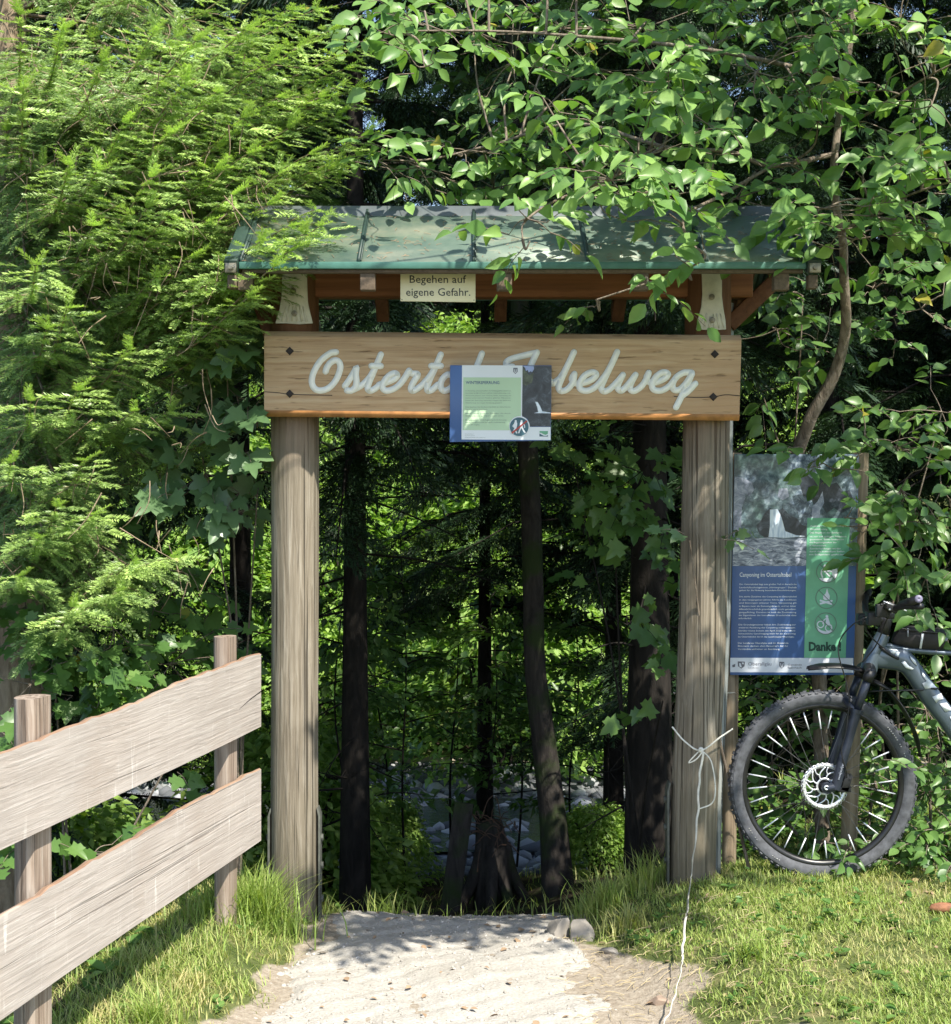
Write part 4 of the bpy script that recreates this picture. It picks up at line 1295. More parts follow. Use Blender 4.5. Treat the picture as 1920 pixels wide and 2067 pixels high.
def wheel(hub, full=True):
    rim = MB()
    rim.lathe([(0.302, -0.014), (0.314, -0.016), (0.321, -0.014), (0.321, 0.014), (0.314, 0.016), (0.302, 0.014), (0.298, 0)], hub, 64)
    w = rim.build("wheel", M['rim'], bike, smooth=True)
    ty = MB()
    prof = [(0.318, -0.016), (0.328, -0.024), (0.342, -0.0295), (0.355, -0.028), (0.364, -0.020), (0.367, 0), (0.364, 0.020), (0.355, 0.028), (0.342, 0.0295), (0.328, 0.024), (0.318, 0.016)]
    ty.lathe(prof, hub, 96, closed=True)
    for k in range(84):
        a = 2 * math.pi * k / 84
        for (r_, yo, sz, tilt) in ((0.3685, 0.007 if k % 2 else -0.007, (0.012, 0.011, 0.009), 0), (0.3615, -0.0225, (0.011, 0.007, 0.009), 0.7), (0.3615, 0.0225, (0.011, 0.007, 0.009), -0.7)):
            a2 = a + (0.035 if yo > 0 else 0)
            c_ = hub + np.array([r_ * math.cos(a2), yo, r_ * math.sin(a2)])
            Rm = np.array(Matrix.Rotation(-a2 - math.pi / 2, 3, 'Y') @ Matrix.Rotation(-tilt, 3, 'X'))
            ty.box(c_, sz, Rm)
    tyre = ty.build("tyre", M['tyre'], w); smooth_angle(tyre, 30)
    hb = MB(); hb.lathe([(0.006, -0.055), (0.014, -0.055), (0.014, -0.036), (0.030, -0.034), (0.030, -0.028), (0.016, -0.025), (0.016, 0.025), (0.028, 0.028), (0.028, 0.032), (0.014, 0.036), (0.014, 0.055), (0.006, 0.055)], hub, 24)
    hb.build("hub", M['fork_dark'], w, smooth=True)
    sp = MB()
    ang = []
    for k in range(32):
        a = 2 * math.pi * (k + 0.3) / 32
        sd = 0.030 if k % 2 else -0.030
        lean = (0.35 if (k // 2) % 2 else -0.35)
        p_in = hub + np.array([0.026 * math.cos(a + lean * 2.2), sd, 0.026 * math.sin(a + lean * 2.2)])
        p_out = hub + np.array([0.304 * math.cos(a), sd * 0.1, 0.304 * math.sin(a)])
        sp.tube([p_in, p_out], 0.0011, 5, False)
        ang.append((p_in, p_out))
    sp.build("spokes", M['spoke'], w)
    if full:
        skip = {5, 6}
        for k, (a_, b_) in enumerate(ang):
            if k in skip: continue
            q = MB(); s0 = (0.222 - 0.026) / 0.278; s1 = (0.292 - 0.026) / 0.278
            q.tube([a_ + (b_ - a_) * s0, a_ + (b_ - a_) * s1], 0.0027, 8); q.build("spoke_reflector", M['reflector'], w, smooth=True)
        # wear print on the sidewall
        tp = MB()
        for (a0, a1, r_, hgt) in ((20, 44, 0.339, 0.006), (118, 124, 0.345, 0.005), (232, 246, 0.341, 0.006), (208, 226, 0.338, 0.005)):
            n_ = int((a1 - a0) / 1.7)
            for i in range(n_):
                if rnd.random() < 0.25: continue
                a = math.radians(a0 + (a1 - a0) * i / n_)
                c_ = hub + np.array([r_ * math.cos(a), -0.0298, r_ * math.sin(a)])
                tp.box(c_, (rnd.uniform(0.003, 0.006), 0.0012, hgt * rnd.uniform(0.7, 1)), np.array(Matrix.Rotation(-a + math.pi / 2 + rnd.uniform(-.3, .3), 3, 'Y')))
        tp.build("sidewall_print", M['tyre_print'], tyre)
        rt = MB()
        yr = hub[1] - 0.043
        rt.lathe([(0.074, -0.001), (0.0905, -0.001), (0.0905, 0.001), (0.074, 0.001)], (hub[0], yr, hub[2]), 60)
        rt.lathe([(0.026, -0.001), (0.034, -0.001), (0.034, 0.001), (0.026, 0.001)], (hub[0], yr, hub[2]), 40)
        for k in range(9):
            a = 2 * math.pi * k / 9
            pts = [hub + np.array([r_ * math.cos(a + da), -0.043, r_ * math.sin(a + da)]) for r_, da in ((0.031, 0), (0.045, -0.06), (0.058, -0.26), (0.076, -0.55))]
            rt.tube(spline(pts, 5), 0.0030, 6)
            pts = [hub + np.array([r_ * math.cos(a + da), -0.043, r_ * math.sin(a + da)]) for r_, da in ((0.048, -0.08), (0.060, 0.05), (0.076, 0.0))]
            rt.tube(spline(pts, 4), 0.0024, 6)
        for k in range(30):
            a = 2 * math.pi * k / 30
            rt.box(hub + np.array([0.0895 * math.cos(a), -0.043, 0.0895 * math.sin(a)]), (0.012, 0.002, 0.006), np.array(Matrix.Rotation(-a - math.pi / 2, 3, 'Y')))
        ro = rt.build("brake_rotor", M['rotor'], w)
        dh = MB()
        for k in range(54):
            a = 2 * math.pi * (k + 0.5) / 54
            r_ = (0.078, 0.0825, 0.087)[k % 3]
            dh.disc(hub + np.array([r_ * math.cos(a), -0.0445, r_ * math.sin(a)]), 0.0017, 0.0008, 'y', 8)
        dh.build("vent_hole", M['fork_dark'], ro)
    return w


wheel(hub)
wheel(hub + np.array([1.20, 0, 0.0]), False)
# fork: lower legs with the brace, stanchions, crown
fk = MB()
for dy in (-0.066, 0.066):
    fk.tube([K7 for K7 in (K2(742, 1325, dy), K2(790, 1120, dy), K2(815, 1045, dy), K2(868, 850, dy))], [0.019, 0.021, 0.0185, 0.0205], 14)
    fk.tube([K2(868, 850, dy), K2(874, 828, dy)], [0.025, 0.025], 14)
    fk.disc(K2(690, 1318, dy * 0.95), 0.022, 0.022, 'y', 16)
    fk.tube([K2(735, 1310, dy), K2(690, 1318, dy)], [0.018, 0.017], 10)
fk.tube(spline([K2(868, 845, -0.066), K2(830, 800, -0.055), K2(815, 775, 0.0), K2(830, 800, 0.055), K2(868, 845, 0.066)], 6), 0.012, 8)
fork = fk.build("fork", M['fork'], bike, smooth=True); smooth_angle(fork, 40)
for dy in (-0.066, 0.066):
    q = MB(); q.tube([K2(868, 850, dy), K2(958, 600, dy)], 0.0165, 14)
    q.build("stanchion", M['fork'], fork, smooth=True)
q = MB()
q.tube(spline([K2(958, 608, -0.07), K2(968, 585, -0.03), K2(972, 580, 0), K2(968, 585, 0.03), K2(958, 608, 0.07)], 5), 0.024, 12)
for dy in (-0.066, 0.066): q.tube([K2(938, 655, dy), K2(962, 590, dy)], 0.022, 12)
q.build("crown", M['fork_dark'], fork, smooth=True)
q = MB(); q.lathe([(0.0045, -0.003), (0.0095, -0.003), (0.0095, 0.003), (0.0045, 0.003)], K2(682, 1312, -0.077), 20); q.build("axle_end", M['rotor'], fork)
q = MB()
fd = K2(800, 1112, 0) - K2(745, 1310, 0); fd /= np.linalg.norm(fd)
for i in range(11):
    c_ = K2(752, 1262, -0.0875) + fd * (0.006 * i + 0.004)
    q.box(c_, (rnd.uniform(0.006, 0.014), 0.002, 0.0035), np.array(Matrix.Rotation(rnd.uniform(-0.5, 0.5), 3, 'Y')))
q.build("fork_print", M['decal'], fork)
# brake caliper
q = MB(); q.box(K2(815, 1285, -0.045), (0.028, 0.04, 0.065), np.array(Matrix.Rotation(0.3, 3, 'Y'))); q.box(K2(800, 1330, -0.05), (0.05, 0.03, 0.018)); 
for x_, y_ in ((835, 1232), (832, 1262), (833, 1310)): q.disc(K2(x_, y_, -0.066), 0.004, 0.006, 'y', 8)
q.build("brake_caliper", M['fork_dark'], bike, bevel=0.003)
# frame: head tube, thick down tube, top tube, seat tube, stays
fr = MB()
fr.tube([K6(455, 1200), K6(520, 1010), K6(600, 850), K6(642, 748)], [0.033, 0.034, 0.031, 0.027], 20)


def loft(stations, thick, n=16):
    """tapered tube: stations are (upper edge, lower edge) in the side view"""
    ring = []
    for (u, l), th in zip(stations, thick):
        u, l = np.array(u), np.array(l)
        c_ = (u + l) / 2; a_ = (u - l) / 2
        for j in range(n):
            q_ = 2 * math.pi * j / n
            cc, ss = math.cos(q_), math.sin(q_)
            e = 0.75
            ring.append(c_ + a_ * np.sign(cc) * abs(cc) ** e + np.array([0, th * np.sign(ss) * abs(ss) ** e, 0]))
    k = len(stations)
    i = np.arange(k - 1)[:, None] * n; j = np.arange(n)[None]; j2 = (j + 1) % n
    return np.array(ring), [np.stack([i + j, i + j2, i + n + j2, i + n + j], -1).reshape(-1, 4), list(range(n))[::-1], [(k - 1) * n + q_ for q_ in range(n)]]


dt = [((560, 860), (470, 1170)), ((700, 885), (620, 1180)), ((860, 900), (800, 1200)), ((940, 930), (880, 1235)), ((1030, 1020), (950, 1330)), ((1150, 1190), (1030, 1450)), ((1290, 1390), (1140, 1620)), ((1490, 1650), (1330, 1860)), ((1760, 1990), (1590, 2230)), ((2200, 2560), (2020, 2790)), ((2600, 2900), (2480, 3080))]
fr.add(*loft([(K6(*a), K6(*b_)) for a, b_ in dt], [0.030, 0.034, 0.037, 0.038, 0.038, 0.038, 0.038, 0.038, 0.038, 0.042, 0.045]))
fr.add(*loft([(K6(640, 840), K6(640, 905)), (K6(900, 900), K6(900, 975)), (K6(1200, 925), K6(1200, 1000)), (K6(1500, 955), K6(1500, 1015)), (K6(2100, 1120), K6(2100, 1180)), (K6(2700, 1330), K6(2700, 1390))], [0.02, 0.022, 0.02, 0.019, 0.018, 0.018]))
fr.tube([K6(2520, 2900), K6(2700, 1250)], 0.019, 14)
rh = hub + np.array([1.20, 0, 0])
for s_ in (-1, 1):
    fr.tube([K6(2540, 2850, s_ * 0.03), rh + np.array([-0.12, s_ * 0.065, 0.0]), rh + np.array([0, s_ * 0.07, 0])], 0.012, 8)
    fr.tube([K6(2690, 1400, s_ * 0.02), rh + np.array([0, s_ * 0.07, 0])], 0.009, 8)
frame = smooth_angle(fr.build("frame", M['frame'], bike), 40)
q = MB()
yo = -0.0405
for poly in ([(690, 935), (770, 945), (745, 985), (705, 975)], [(765, 960), (818, 955), (800, 1000), (775, 1035), (755, 1010)],
             [(940, 1005), (1005, 1060), (1030, 1130), (985, 1090), (955, 1050)], [(835, 1085), (880, 1070), (930, 1130), (990, 1165), (960, 1180), (890, 1155)],
             [(1085, 1195), (1260, 1385), (1280, 1400), (1130, 1415), (1095, 1350), (1150, 1320), (1100, 1260)],
             [(1220, 1515), (1330, 1470), (1360, 1540), (1290, 1560), (1270, 1590)], [(1310, 1600), (1400, 1590), (1470, 1680), (1380, 1700)], [(1435, 1765), (1520, 1730), (1580, 1800), (1480, 1850)]):
    q.prism([K6(a, b_, yo) for a, b_ in poly], (0, 0.004, 0))
q.build("frame_print", M['white'], frame)
q = MB(); q.tube(spline([K6(560, 880, -0.042), K6(620, 930, -0.044), K6(720, 1000, -0.044), K6(800, 1040, -0.042)], 5), [0.004] * 15 + [0.004], 6) if False else q.tube(spline([K6(560, 880, -0.040), K6(620, 930, -0.043), K6(720, 1000, -0.043), K6(800, 1040, -0.041)], 5), 0.006, 6)
q.build("cable_port", M['fork_dark'], frame, smooth=True)
q = MB(); q.box(K6(1250, 1410, 0), (0.03, 0.09, 0.006)); q.build("strap", M['fork_dark'], frame)
# steerer, stem, bar, levers, grips
q = MB(); q.tube([K6(645, 745), K6(660, 640), K6(672, 560), K6(680, 530)], [0.026, 0.0245, 0.0245, 0.022], 16); q.tube([K6(672, 580), K6(560, 545), K6(470, 520)], [0.022, 0.018, 0.021], 12)
q.build("stem", M['fork_dark'], bike, smooth=True)
q = MB(); hbp = [K6(790, 300, -0.36), K6(640, 330, -0.26), K6(520, 440, -0.13), K6(470, 515, -0.03), K6(470, 515, 0.03), K6(520, 440, 0.13), K6(640, 330, 0.26), K6(760, 300, 0.36)]
q.tube(spline(hbp, 6), 0.0125, 10)
bar = q.build("handlebar", M['fork_dark'], bike, smooth=True)
q = MB(); q.tube([K6(650, 310, -0.25), K6(735, 212, -0.37)], 0.0165, 12); q.build("grip", M['fork_dark'], bar, smooth=True)
q = MB(); q.tube([K6(640, 330, 0.25), K6(760, 300, 0.37)], 0.0165, 12); q.build("grip", M['fork_dark'], bar, smooth=True)
q = MB(); q.disc(K6(738, 208, -0.375), 0.0145, 0.008, 'y', 20); q.build("grip_end", M['purple'], bar, smooth=False)
q = MB(); q.box(K6(560, 350, -0.21), (0.05, 0.035, 0.03), np.array(Matrix.Rotation(0.5, 3, 'Y'))); q.box(K6(470, 400, -0.18), (0.045, 0.03, 0.05)); q.box(K6(430, 520, -0.1), (0.05, 0.06, 0.05)); q.tube(spline([K6(520, 380, -0.2), K6(440, 300, -0.25), K6(360, 300, -0.3)], 4), 0.006, 6); q.box(K6(390, 560, -0.04), (0.04, 0.05, 0.035)); q.box(K6(620, 470, -.12), (0.03, 0.03, 0.03))
q.build("brake_lever", M['fork_dark'], bar, bevel=0.004)
q = MB(); q.bar(K6(432, 268, -0.25), K6(550, 315, -0.25), 0.004, 0.004); q.bar(K6(660, 362, -0.24), K6(718, 388, -0.24), 0.004, 0.005); q.disc(K6(515, 368, -0.24), 0.004, 0.003, 'y', 8); q.disc(K6(625, 420, -0.15), 0.0065, 0.003, 'y', 10); q.disc(K6(380, 530, -.08), 0.003, 0.003, 'y', 8)
q.build("lever_trim", M['rotor'], bar)
q = MB(); q.box(K6(410, 560, -0.0), (0.06, 0.05, 0.045)); q.build("headlight", M['fork_dark'], bike, bevel=0.006)
for pts, r_ in (([(310, 490, -.15), (180, 570, -.13), (60, 710, -.11), (5, 850, -.1), (15, 1010, -.1), (90, 1250, -.09), (140, 1450, -.085), (150, 1560, -.085)], 0.0026),
                ([(310, 540, -.12), (340, 640, -.1), (420, 750, -.08), (520, 840, -.06), (600, 900, -.045)], 0.0028),
                ([(600, 400, -.16), (560, 560, -.13), (520, 740, -.1), (470, 880, -.08), (400, 1000, -.06), (340, 1080, -.05)], 0.0028)):
    q = MB(); q.tube(spline([K6(*p_) for p_ in pts], 8), r_, 6); q.build("cable", M['fork_dark'], bike, smooth=True)
q = MB(); q.tube(spline([K6(150, 1560, -.085), K2(800, 950, -.088), K2(770, 1080, -.09), K2(800, 1200, -.085), K2(815, 1260, -.06)], 6), 0.0025, 6); q.build("cable", M['fork_dark'], bike, smooth=True)
# mudguards
def guard(pts, w, name="mudguard"):
    V, Fc = [], []
    pts = spline([K2(*p_) for p_ in pts], 6); k = len(pts)
    for i, p_ in enumerate(pts):
        tpr = min(1, 0.35 + 4 * min(i, k - 1 - i) / k)
        for yo_, dz_ in ((-w * tpr, -0.008), (-w * 0.5 * tpr, 0.001), (0, 0.003), (w * 0.5 * tpr, 0.001), (w * tpr, -0.008)):
            V.append(p_ + np.array([0, yo_, dz_]))
        for yo_, dz_ in ((w * tpr, -0.011), (w * 0.5 * tpr, -0.004), (0, -0.003), (-w * 0.5 * tpr, -0.004), (-w * tpr, -0.011)):
            V.append(p_ + np.array([0, yo_, dz_ - 0.002]))
    for i in range(k - 1):
        for j in range(10):
            Fc.append([10 * i + j, 10 * i + (j + 1) % 10, 10 * i + 10 + (j + 1) % 10, 10 * i + 10 + j])
    q = MB(); q.add(np.array(V), [np.array(Fc), list(range(10))[::-1], [10 * (k - 1) + j for j in range(10)]])
    return q.build(name, M['fork_dark'], bike, smooth=True)


guard([(590, 578), (680, 562), (780, 560), (870, 572), (945, 590)], 0.05)
guard([(960, 660), (1030, 668), (1100, 715), (1170, 800), (1230, 900), (1275, 1010), (1298, 1125)], 0.04)
q = MB(); q.tube([K2(930, 722, -0.05), K2(1100, 716, -0.05), K2(1300, 714, -0.045)], 0.003, 6); q.tube([K2(970, 650, -0.04), K2(1095, 720, -0.045)], 0.006, 6); q.build("mudguard_stay", M['fork_dark'], bike, smooth=True)
# saddle and cranks (out of the picture, for a whole bicycle)
q = MB(); q.tube([K6(2700, 1260), K6(2745, 820)], 0.015, 12); q.build("seatpost", M['fork_dark'], bike, smooth=True)
q = MB(); sp_ = K6(2745, 800); q.add(*loft([(sp_ + [-.14, 0, .02], sp_ + [-.14, 0, -.01]), (sp_ + [-.02, 0, .025], sp_ + [-.02, 0, -.015]), (sp_ + [.12, 0, .035], sp_ + [.12, 0, -.01])], [0.022, 0.035, 0.07])); q.build("saddle", M['fork_dark'], bike, smooth=True)
q = MB(); bbp = K6(2520, 2960); q.disc(bbp + [0, -0.05, 0], 0.075, 0.004, 'y', 36); q.bar(bbp + [0, -.06, 0], bbp + [.12, -.065, -.11], 0.015, 0.025); q.box(bbp + [.12, -.11, -.11], (0.09, 0.08, 0.016)); q.bar(bbp + [0, .06, 0], bbp + [-.12, .065, .11], 0.015, 0.025); q.box(bbp + [-.12, .11, .11], (0.09, 0.08, 0.016)); q.build("crankset", M['fork_dark'], bike)

bagr = thing("frame_bag", "small black cloth bag with a white reflective stripe strapped on the bicycle's top tube", "bag", K6(1080, 940))
q = MB(); q.add(*loft([(K6(770, 770), K6(745, 845)), (K6(820, 640), K6(790, 880)), (K6(1000, 640), K6(1000, 925)), (K6(1250, 660), K6(1250, 945)), (K6(1390, 680), K6(1370, 935)), (K6(1415, 720), K6(1405, 860))], [0.016, 0.03, 0.036, 0.036, 0.032, 0.02], 20))
body = smooth_angle(q.build("body", M['bag'], bagr), 50)
q = MB(); q.tube(spline([K6(810, 660, -0.034), K6(1000, 690, -0.04), K6(1250, 715, -0.04), K6(1400, 735, -0.03)], 5), 0.004, 6); q.build("zip_flap", M['fork_dark'], body, smooth=True)
q = MB(); q.prism([K6(1088, 722, -.0395), K6(1060, 912, -.0395), K6(1084, 914, -.0395), K6(1117, 726, -.0395)], (0, 0.004, 0)); q.build("reflective_stripe", M['stripe'], body)
q = MB(); q.disc(K6(1392, 800, -.034), 0.0075, 0.006, 'y', 12); q.prism([K6(905, 660, -.041), K6(908, 765, -.041), K6(925, 765, -.041), K6(922, 660, -.041)], (0, .003, 0)); q.build("strap_fitting", M['decal'], body)

# ------------------------------------------------------------------ tape tied to the gateway post
tape = thing("barrier_tape", "thin white barrier tape knotted round the gateway post and trailing down over the grass", "tape", (0.9, 5.9, 0.5))
q = MB()
def strip(pts, w, m=8, tw=1.0, seed=0, th=0.0012):
    p = spline(pts, m); k = len(p)
    rr = np.random.default_rng(seed)
    T = np.gradient(p, axis=0); T /= np.linalg.norm(T, axis=1)[:, None]
    ref = np.array([0.2, -1, 0.25]); S = np.cross(T, ref); S /= np.linalg.norm(S, axis=1)[:, None]; U = np.cross(S, T)
    a = np.cumsum(rr.normal(0, 0.25 * tw, k))
    W = S * np.cos(a)[:, None] + U * np.sin(a)[:, None]
    V = np.concatenate([p + W * w / 2, p - W * w / 2, p - W * w / 2 + U * th, p + W * w / 2 + U * th])
    i = np.arange(k - 1)
    q.add(V, [np.stack([i + c0, i + c0 + 1, i + c1 + 1, i + c1], -1) for c0, c1 in ((0, k), (k, 2 * k), (2 * k, 3 * k), (3 * k, 0))])
ring = []
for i in range(25):
    a = math.pi * i / 24
    ring.append((0.902 + 0.122 * math.cos(a), GY - 0.03 + 0.15 * math.sin(a), 0.865 + 0.015 * math.cos(2 * a)))
strip(ring, 0.006, 2, 0.3, 1)
strip([Pd(1306, 1412, 5.89), Pd(1330, 1440, 5.885), Pd(1362, 1458, 5.88), Pd(1400, 1432, 5.88), Pd(1424, 1416, 5.93)], 0.006, 8, 0.3, 2)
strip([Pd(1362, 1456, 5.878), Pd(1348, 1470, 5.87), Pd(1338, 1482, 5.87), Pd(1352, 1476, 5.868), Pd(1366, 1460, 5.87)], 0.005, 8, 0.4, 3)
strip([Pd(1364, 1458, 5.875), Pd(1382, 1480, 5.87), Pd(1390, 1530, 5.86), Pd(1384, 1560, 5.86), Pd(1358, 1572, 5.855)], 0.005, 8, 0.3, 4)
q.disc(Pd(1362, 1457, 5.875), 0.011, 0.012, 'y', 10)
tail = [Pd(1366, 1462, 5.872), Pd(1358, 1520, 5.865), Pd(1356, 1572, 5.855), Pd(1350, 1640, 5.84), Pd(1340, 1720, 5.81)]
for dx, dy in ((1331, 1790), (1326, 1840), (1323, 1880), (1314, 1920), (1303, 1960), (1288, 1992), (1270, 2040), (1262, 2100)):
    sl = (dy * D - HY) / F
    Y_ = 5.0
    for _ in range(30):
        x_ = (dx * D - CX) / F * Y_
        Y_ = (H - float(gz(x_, Y_)) - 0.075) / sl
    tail.append(Pd(dx, dy, Y_))
tail = [p_ + np.array([0.0025 * math.sin(2.3 * i + 0.6), 0.0, 0.002 * math.cos(1.7 * i)]) for i, p_ in enumerate(spline(tail, 3))]
strip(tail, 0.008, 4, 0.45, 5, 0.004)
q.build("tape_band", M['tape'], tape)

# ------------------------------------------------------------------ stones, cone, stump
def boulder(loc, size, label, seed, name="rock", mat_=None):
    rr = np.random.default_rng(seed)
    bm = bmesh.new(); bmesh.ops.create_icosphere(bm, subdivisions=3, radius=1)
    dirs = rr.normal(0, 1, (11, 3)); dirs /= np.linalg.norm(dirs, axis=1)[:, None]; offs = rr.uniform(0.42, 0.8, 11)
    for v_ in bm.verts:
        c_ = np.array(v_.co)
        for d_, o_ in zip(dirs, offs):
            e = c_ @ d_ - o_
            if e > 0: c_ = c_ - d_ * e * 0.97
        c_ += 0.03 * math.sin(7 * c_[0] + seed) * math.sin(6 * c_[1]) 
        v_.co = Vector(c_ * np.array(size))
    me = bpy.data.meshes.new(name); bm.to_mesh(me); bm.free()
    me.materials.append(mat_ or M['stone'])
    o = bpy.data.objects.new(name, me); sc.collection.objects.link(o); o.location = loc; ORG[o.name] = np.array(loc)
    smooth_angle(o, 14)
    return tag(o, label, "rock")


def on_ground(dx, dy, dz=0.0):
    sl = (dy * D - HY) / F; Y_ = 5.5
    for _ in range(40):
        x_ = (dx * D - CX) / F * Y_
        Y_ = 0.5 * Y_ + 0.5 * (H - float(gz(x_, Y_)) - dz) / sl
    return np.array([(dx * D - CX) / F * Y_, Y_, float(gz((dx * D - CX) / F * Y_, Y_))])


p_ = on_ground(1085, 1822); boulder(p_ + [0, 0.03, 0.0], (0.06, 0.07, 0.085), "pointed grey stone at the path edge below the tall grass tuft", 3)
p_ = on_ground(1122, 1828); boulder(p_ + [0.01, 0.04, -0.005], (0.06, 0.07, 0.075), "rounded tan stone tucked against the tall grass tuft", 5)
p_ = on_ground(1278, 1950); boulder(p_ + [0, 0.0, 0.006], (0.042, 0.04, 0.022), "small flat brown stone in bare soil close to the white tape", 8, mat_=m_simple("brown stone", (0.27, 0.2, 0.15), 0.9, var=0.3, scale=20, bump=0.6))
p_ = on_ground(1190, 1850); boulder(p_ + [0, 0.0, 0.0], (0.05, 0.035, 0.02), "low buried stone in thin grass between path and lawn", 12)
cn = MB(); p_ = on_ground(1838, 1775)
cn.lathe([(0.001, -0.06), (0.014, -0.05), (0.02, -0.02), (0.019, 0.01), (0.012, 0.045), (0.001, 0.06)], p_ + [0, 0, 0.02], 14, 'x', False)
co = cn.build("spruce_cone", M['cone'], None, smooth=True); tag(co, "reddish brown spruce cone lying on the lawn below the bicycle", "cone")

stump = thing("tree_stump", "dark rotten stump with reddish roots beyond the gateway next to the leaning trunk", "stump", (0.09, 8.6, -0.72))
q = MB()
for i in range(7):
    a = i * 0.9 + 0.2 * math.sin(3 * i)
    q.tube(spline([(0.1 + 0.05 * math.cos(a), 8.6 + 0.05 * math.sin(a), -0.35), (0.1 + 0.12 * math.cos(a), 8.6 + 0.12 * math.sin(a), -0.55), (0.1 + 0.3 * math.cos(a), 8.6 + 0.3 * math.sin(a), -0.85)], 5), np.linspace(0.05, 0.02, 11), 8)
q.tube([(0.1, 8.6, -0.8), (0.1, 8.6, -0.4), (0.08, 8.6, -0.22)], [0.12, 0.1, 0.07], 12)
q.build("wood", M['bark_moss'], stump, smooth=True)
q = MB()
for i in range(34):
    a = rnd.uniform(0, 6.28); r_ = rnd.uniform(0.02, 0.12)
    p0_ = np.array([0.1 + r_ * math.cos(a), 8.55 + r_ * math.sin(a), -0.28 + rnd.uniform(-.08, .1)])
    p1_ = p0_ + np.array([rnd.uniform(-.16, .16), rnd.uniform(-.16, .05), rnd.uniform(-.1, .14)])
    q.tube(spline([p0_, (p0_ + p1_) / 2 + [0, 0, .03], p1_], 3), 0.003, 4, False)
q.build("roots", m_simple("reddish roots", (0.09, 0.05, 0.03), 0.8), stump)
stake = MB(); stake.bar((-0.15, 7.95, -0.65), (-0.06, 7.98, 0.02), 0.10, 0.03, (0, 1, 0.2)); so = stake.build("leaning_plank", M['bark_moss'], None, bevel=0.004); tag(so, "dark wooden plank leaning in the shade just beyond the gateway", "plank")

# ------------------------------------------------------------------ trees
def spruce_branch(W, tw, base, tip, rr, sag=0.12, dens=1.0, fresh_tip=True, lat=0.27):
    base, tip = np.array(base, float), np.array(tip, float)
    L = np.linalg.norm(tip - base)
    mid1 = base + (tip - base) * 0.35 + np.array([0, 0, 0.02 * L]); mid2 = base + (tip - base) * 0.72 + np.array([0, 0, -sag * L])
    ax = spline([base, mid1, mid2, tip], 10); k = len(ax)
    W.tube(ax, np.linspace(0.003 + 0.004 * L, 0.002, k), 6, False)
    dirs = np.gradient(ax, axis=0); dirs /= np.linalg.norm(dirs, axis=1)[:, None]
    n_lat = int(L * 0.85 / 0.042 * dens)
    for i in range(n_lat):
        tt = 0.18 + 0.80 * (i + rr.uniform(0, 1)) / n_lat
        f = tt * (k - 1); i0 = min(int(f), k - 2)
        p = ax[i0] + (ax[i0 + 1] - ax[i0]) * (f - i0); d = dirs[i0]
        sd = np.cross(d, [0, 0, 1.0]); sd /= np.linalg.norm(sd) + 1e-9
        sg = 1 if i % 2 else -1
        l = (lat * (1 - tt) ** 0.8 + 0.05) * rr.uniform(0.6, 1.15)
        dd = d * 0.72 + sd * sg * 0.75 + np.array([0, 0, rr.uniform(-0.25, 0.12)]); dd /= np.linalg.norm(dd)
        m_ = max(2, int(l / 0.040))
        hang = rr.uniform(0.2, 0.9) * (1 - tt * 0.75)
        s_ = np.linspace(0, 1, m_)
        pts = p + dd * (l * s_)[:, None] + np.array([0, 0, -1.0]) * (hang * l * s_ ** 1.7)[:, None]
        if m_ > 2: W.tube(pts, np.linspace(0.0022, 0.001, m_), 3, False)
        td = np.gradient(pts, axis=0); td /= np.linalg.norm(td, axis=1)[:, None]
        for j in range(m_):
            s2 = np.cross(td[j], [0, 0, 1.0]); s2 /= np.linalg.norm(s2) + 1e-9
            last = j == m_ - 1
            for q_ in ((0,) if last else (-1, 1)):
                if not last and rr.random() < 0.12: continue
                v_ = td[j] * (1.0 if last else 0.75) + s2 * q_ * 0.7 + np.array([0, 0, rr.uniform(-0.22, 0.05)])
                tw['p'].append(pts[j]); tw['d'].append(v_)
                tw['u'].append(np.array([0.1, -0.35, 1.0]) + rr.normal(0, 0.15, 3))
                tw['s'].append((0.072 + 0.035 * (1 - j / m_)) * rr.uniform(0.7, 1.25))
                tw['f'].append(float(np.clip((0.35 + 0.65 * tt ** 2) * rr.uniform(0.25, 1.0) if (last or j > m_ - 4 or tt > 0.7) else rr.uniform(0, 0.4), 0, 1)) if fresh_tip else 0.0)
    for _ in range(4):
        tw['p'].append(ax[-1]); tw['d'].append(dirs[-1] + rr.normal(0, 0.35, 3)); tw['u'].append(np.array([0, 0, 1.0])); tw['s'].append(0.095); tw['f'].append(rr.uniform(0.5, 1))


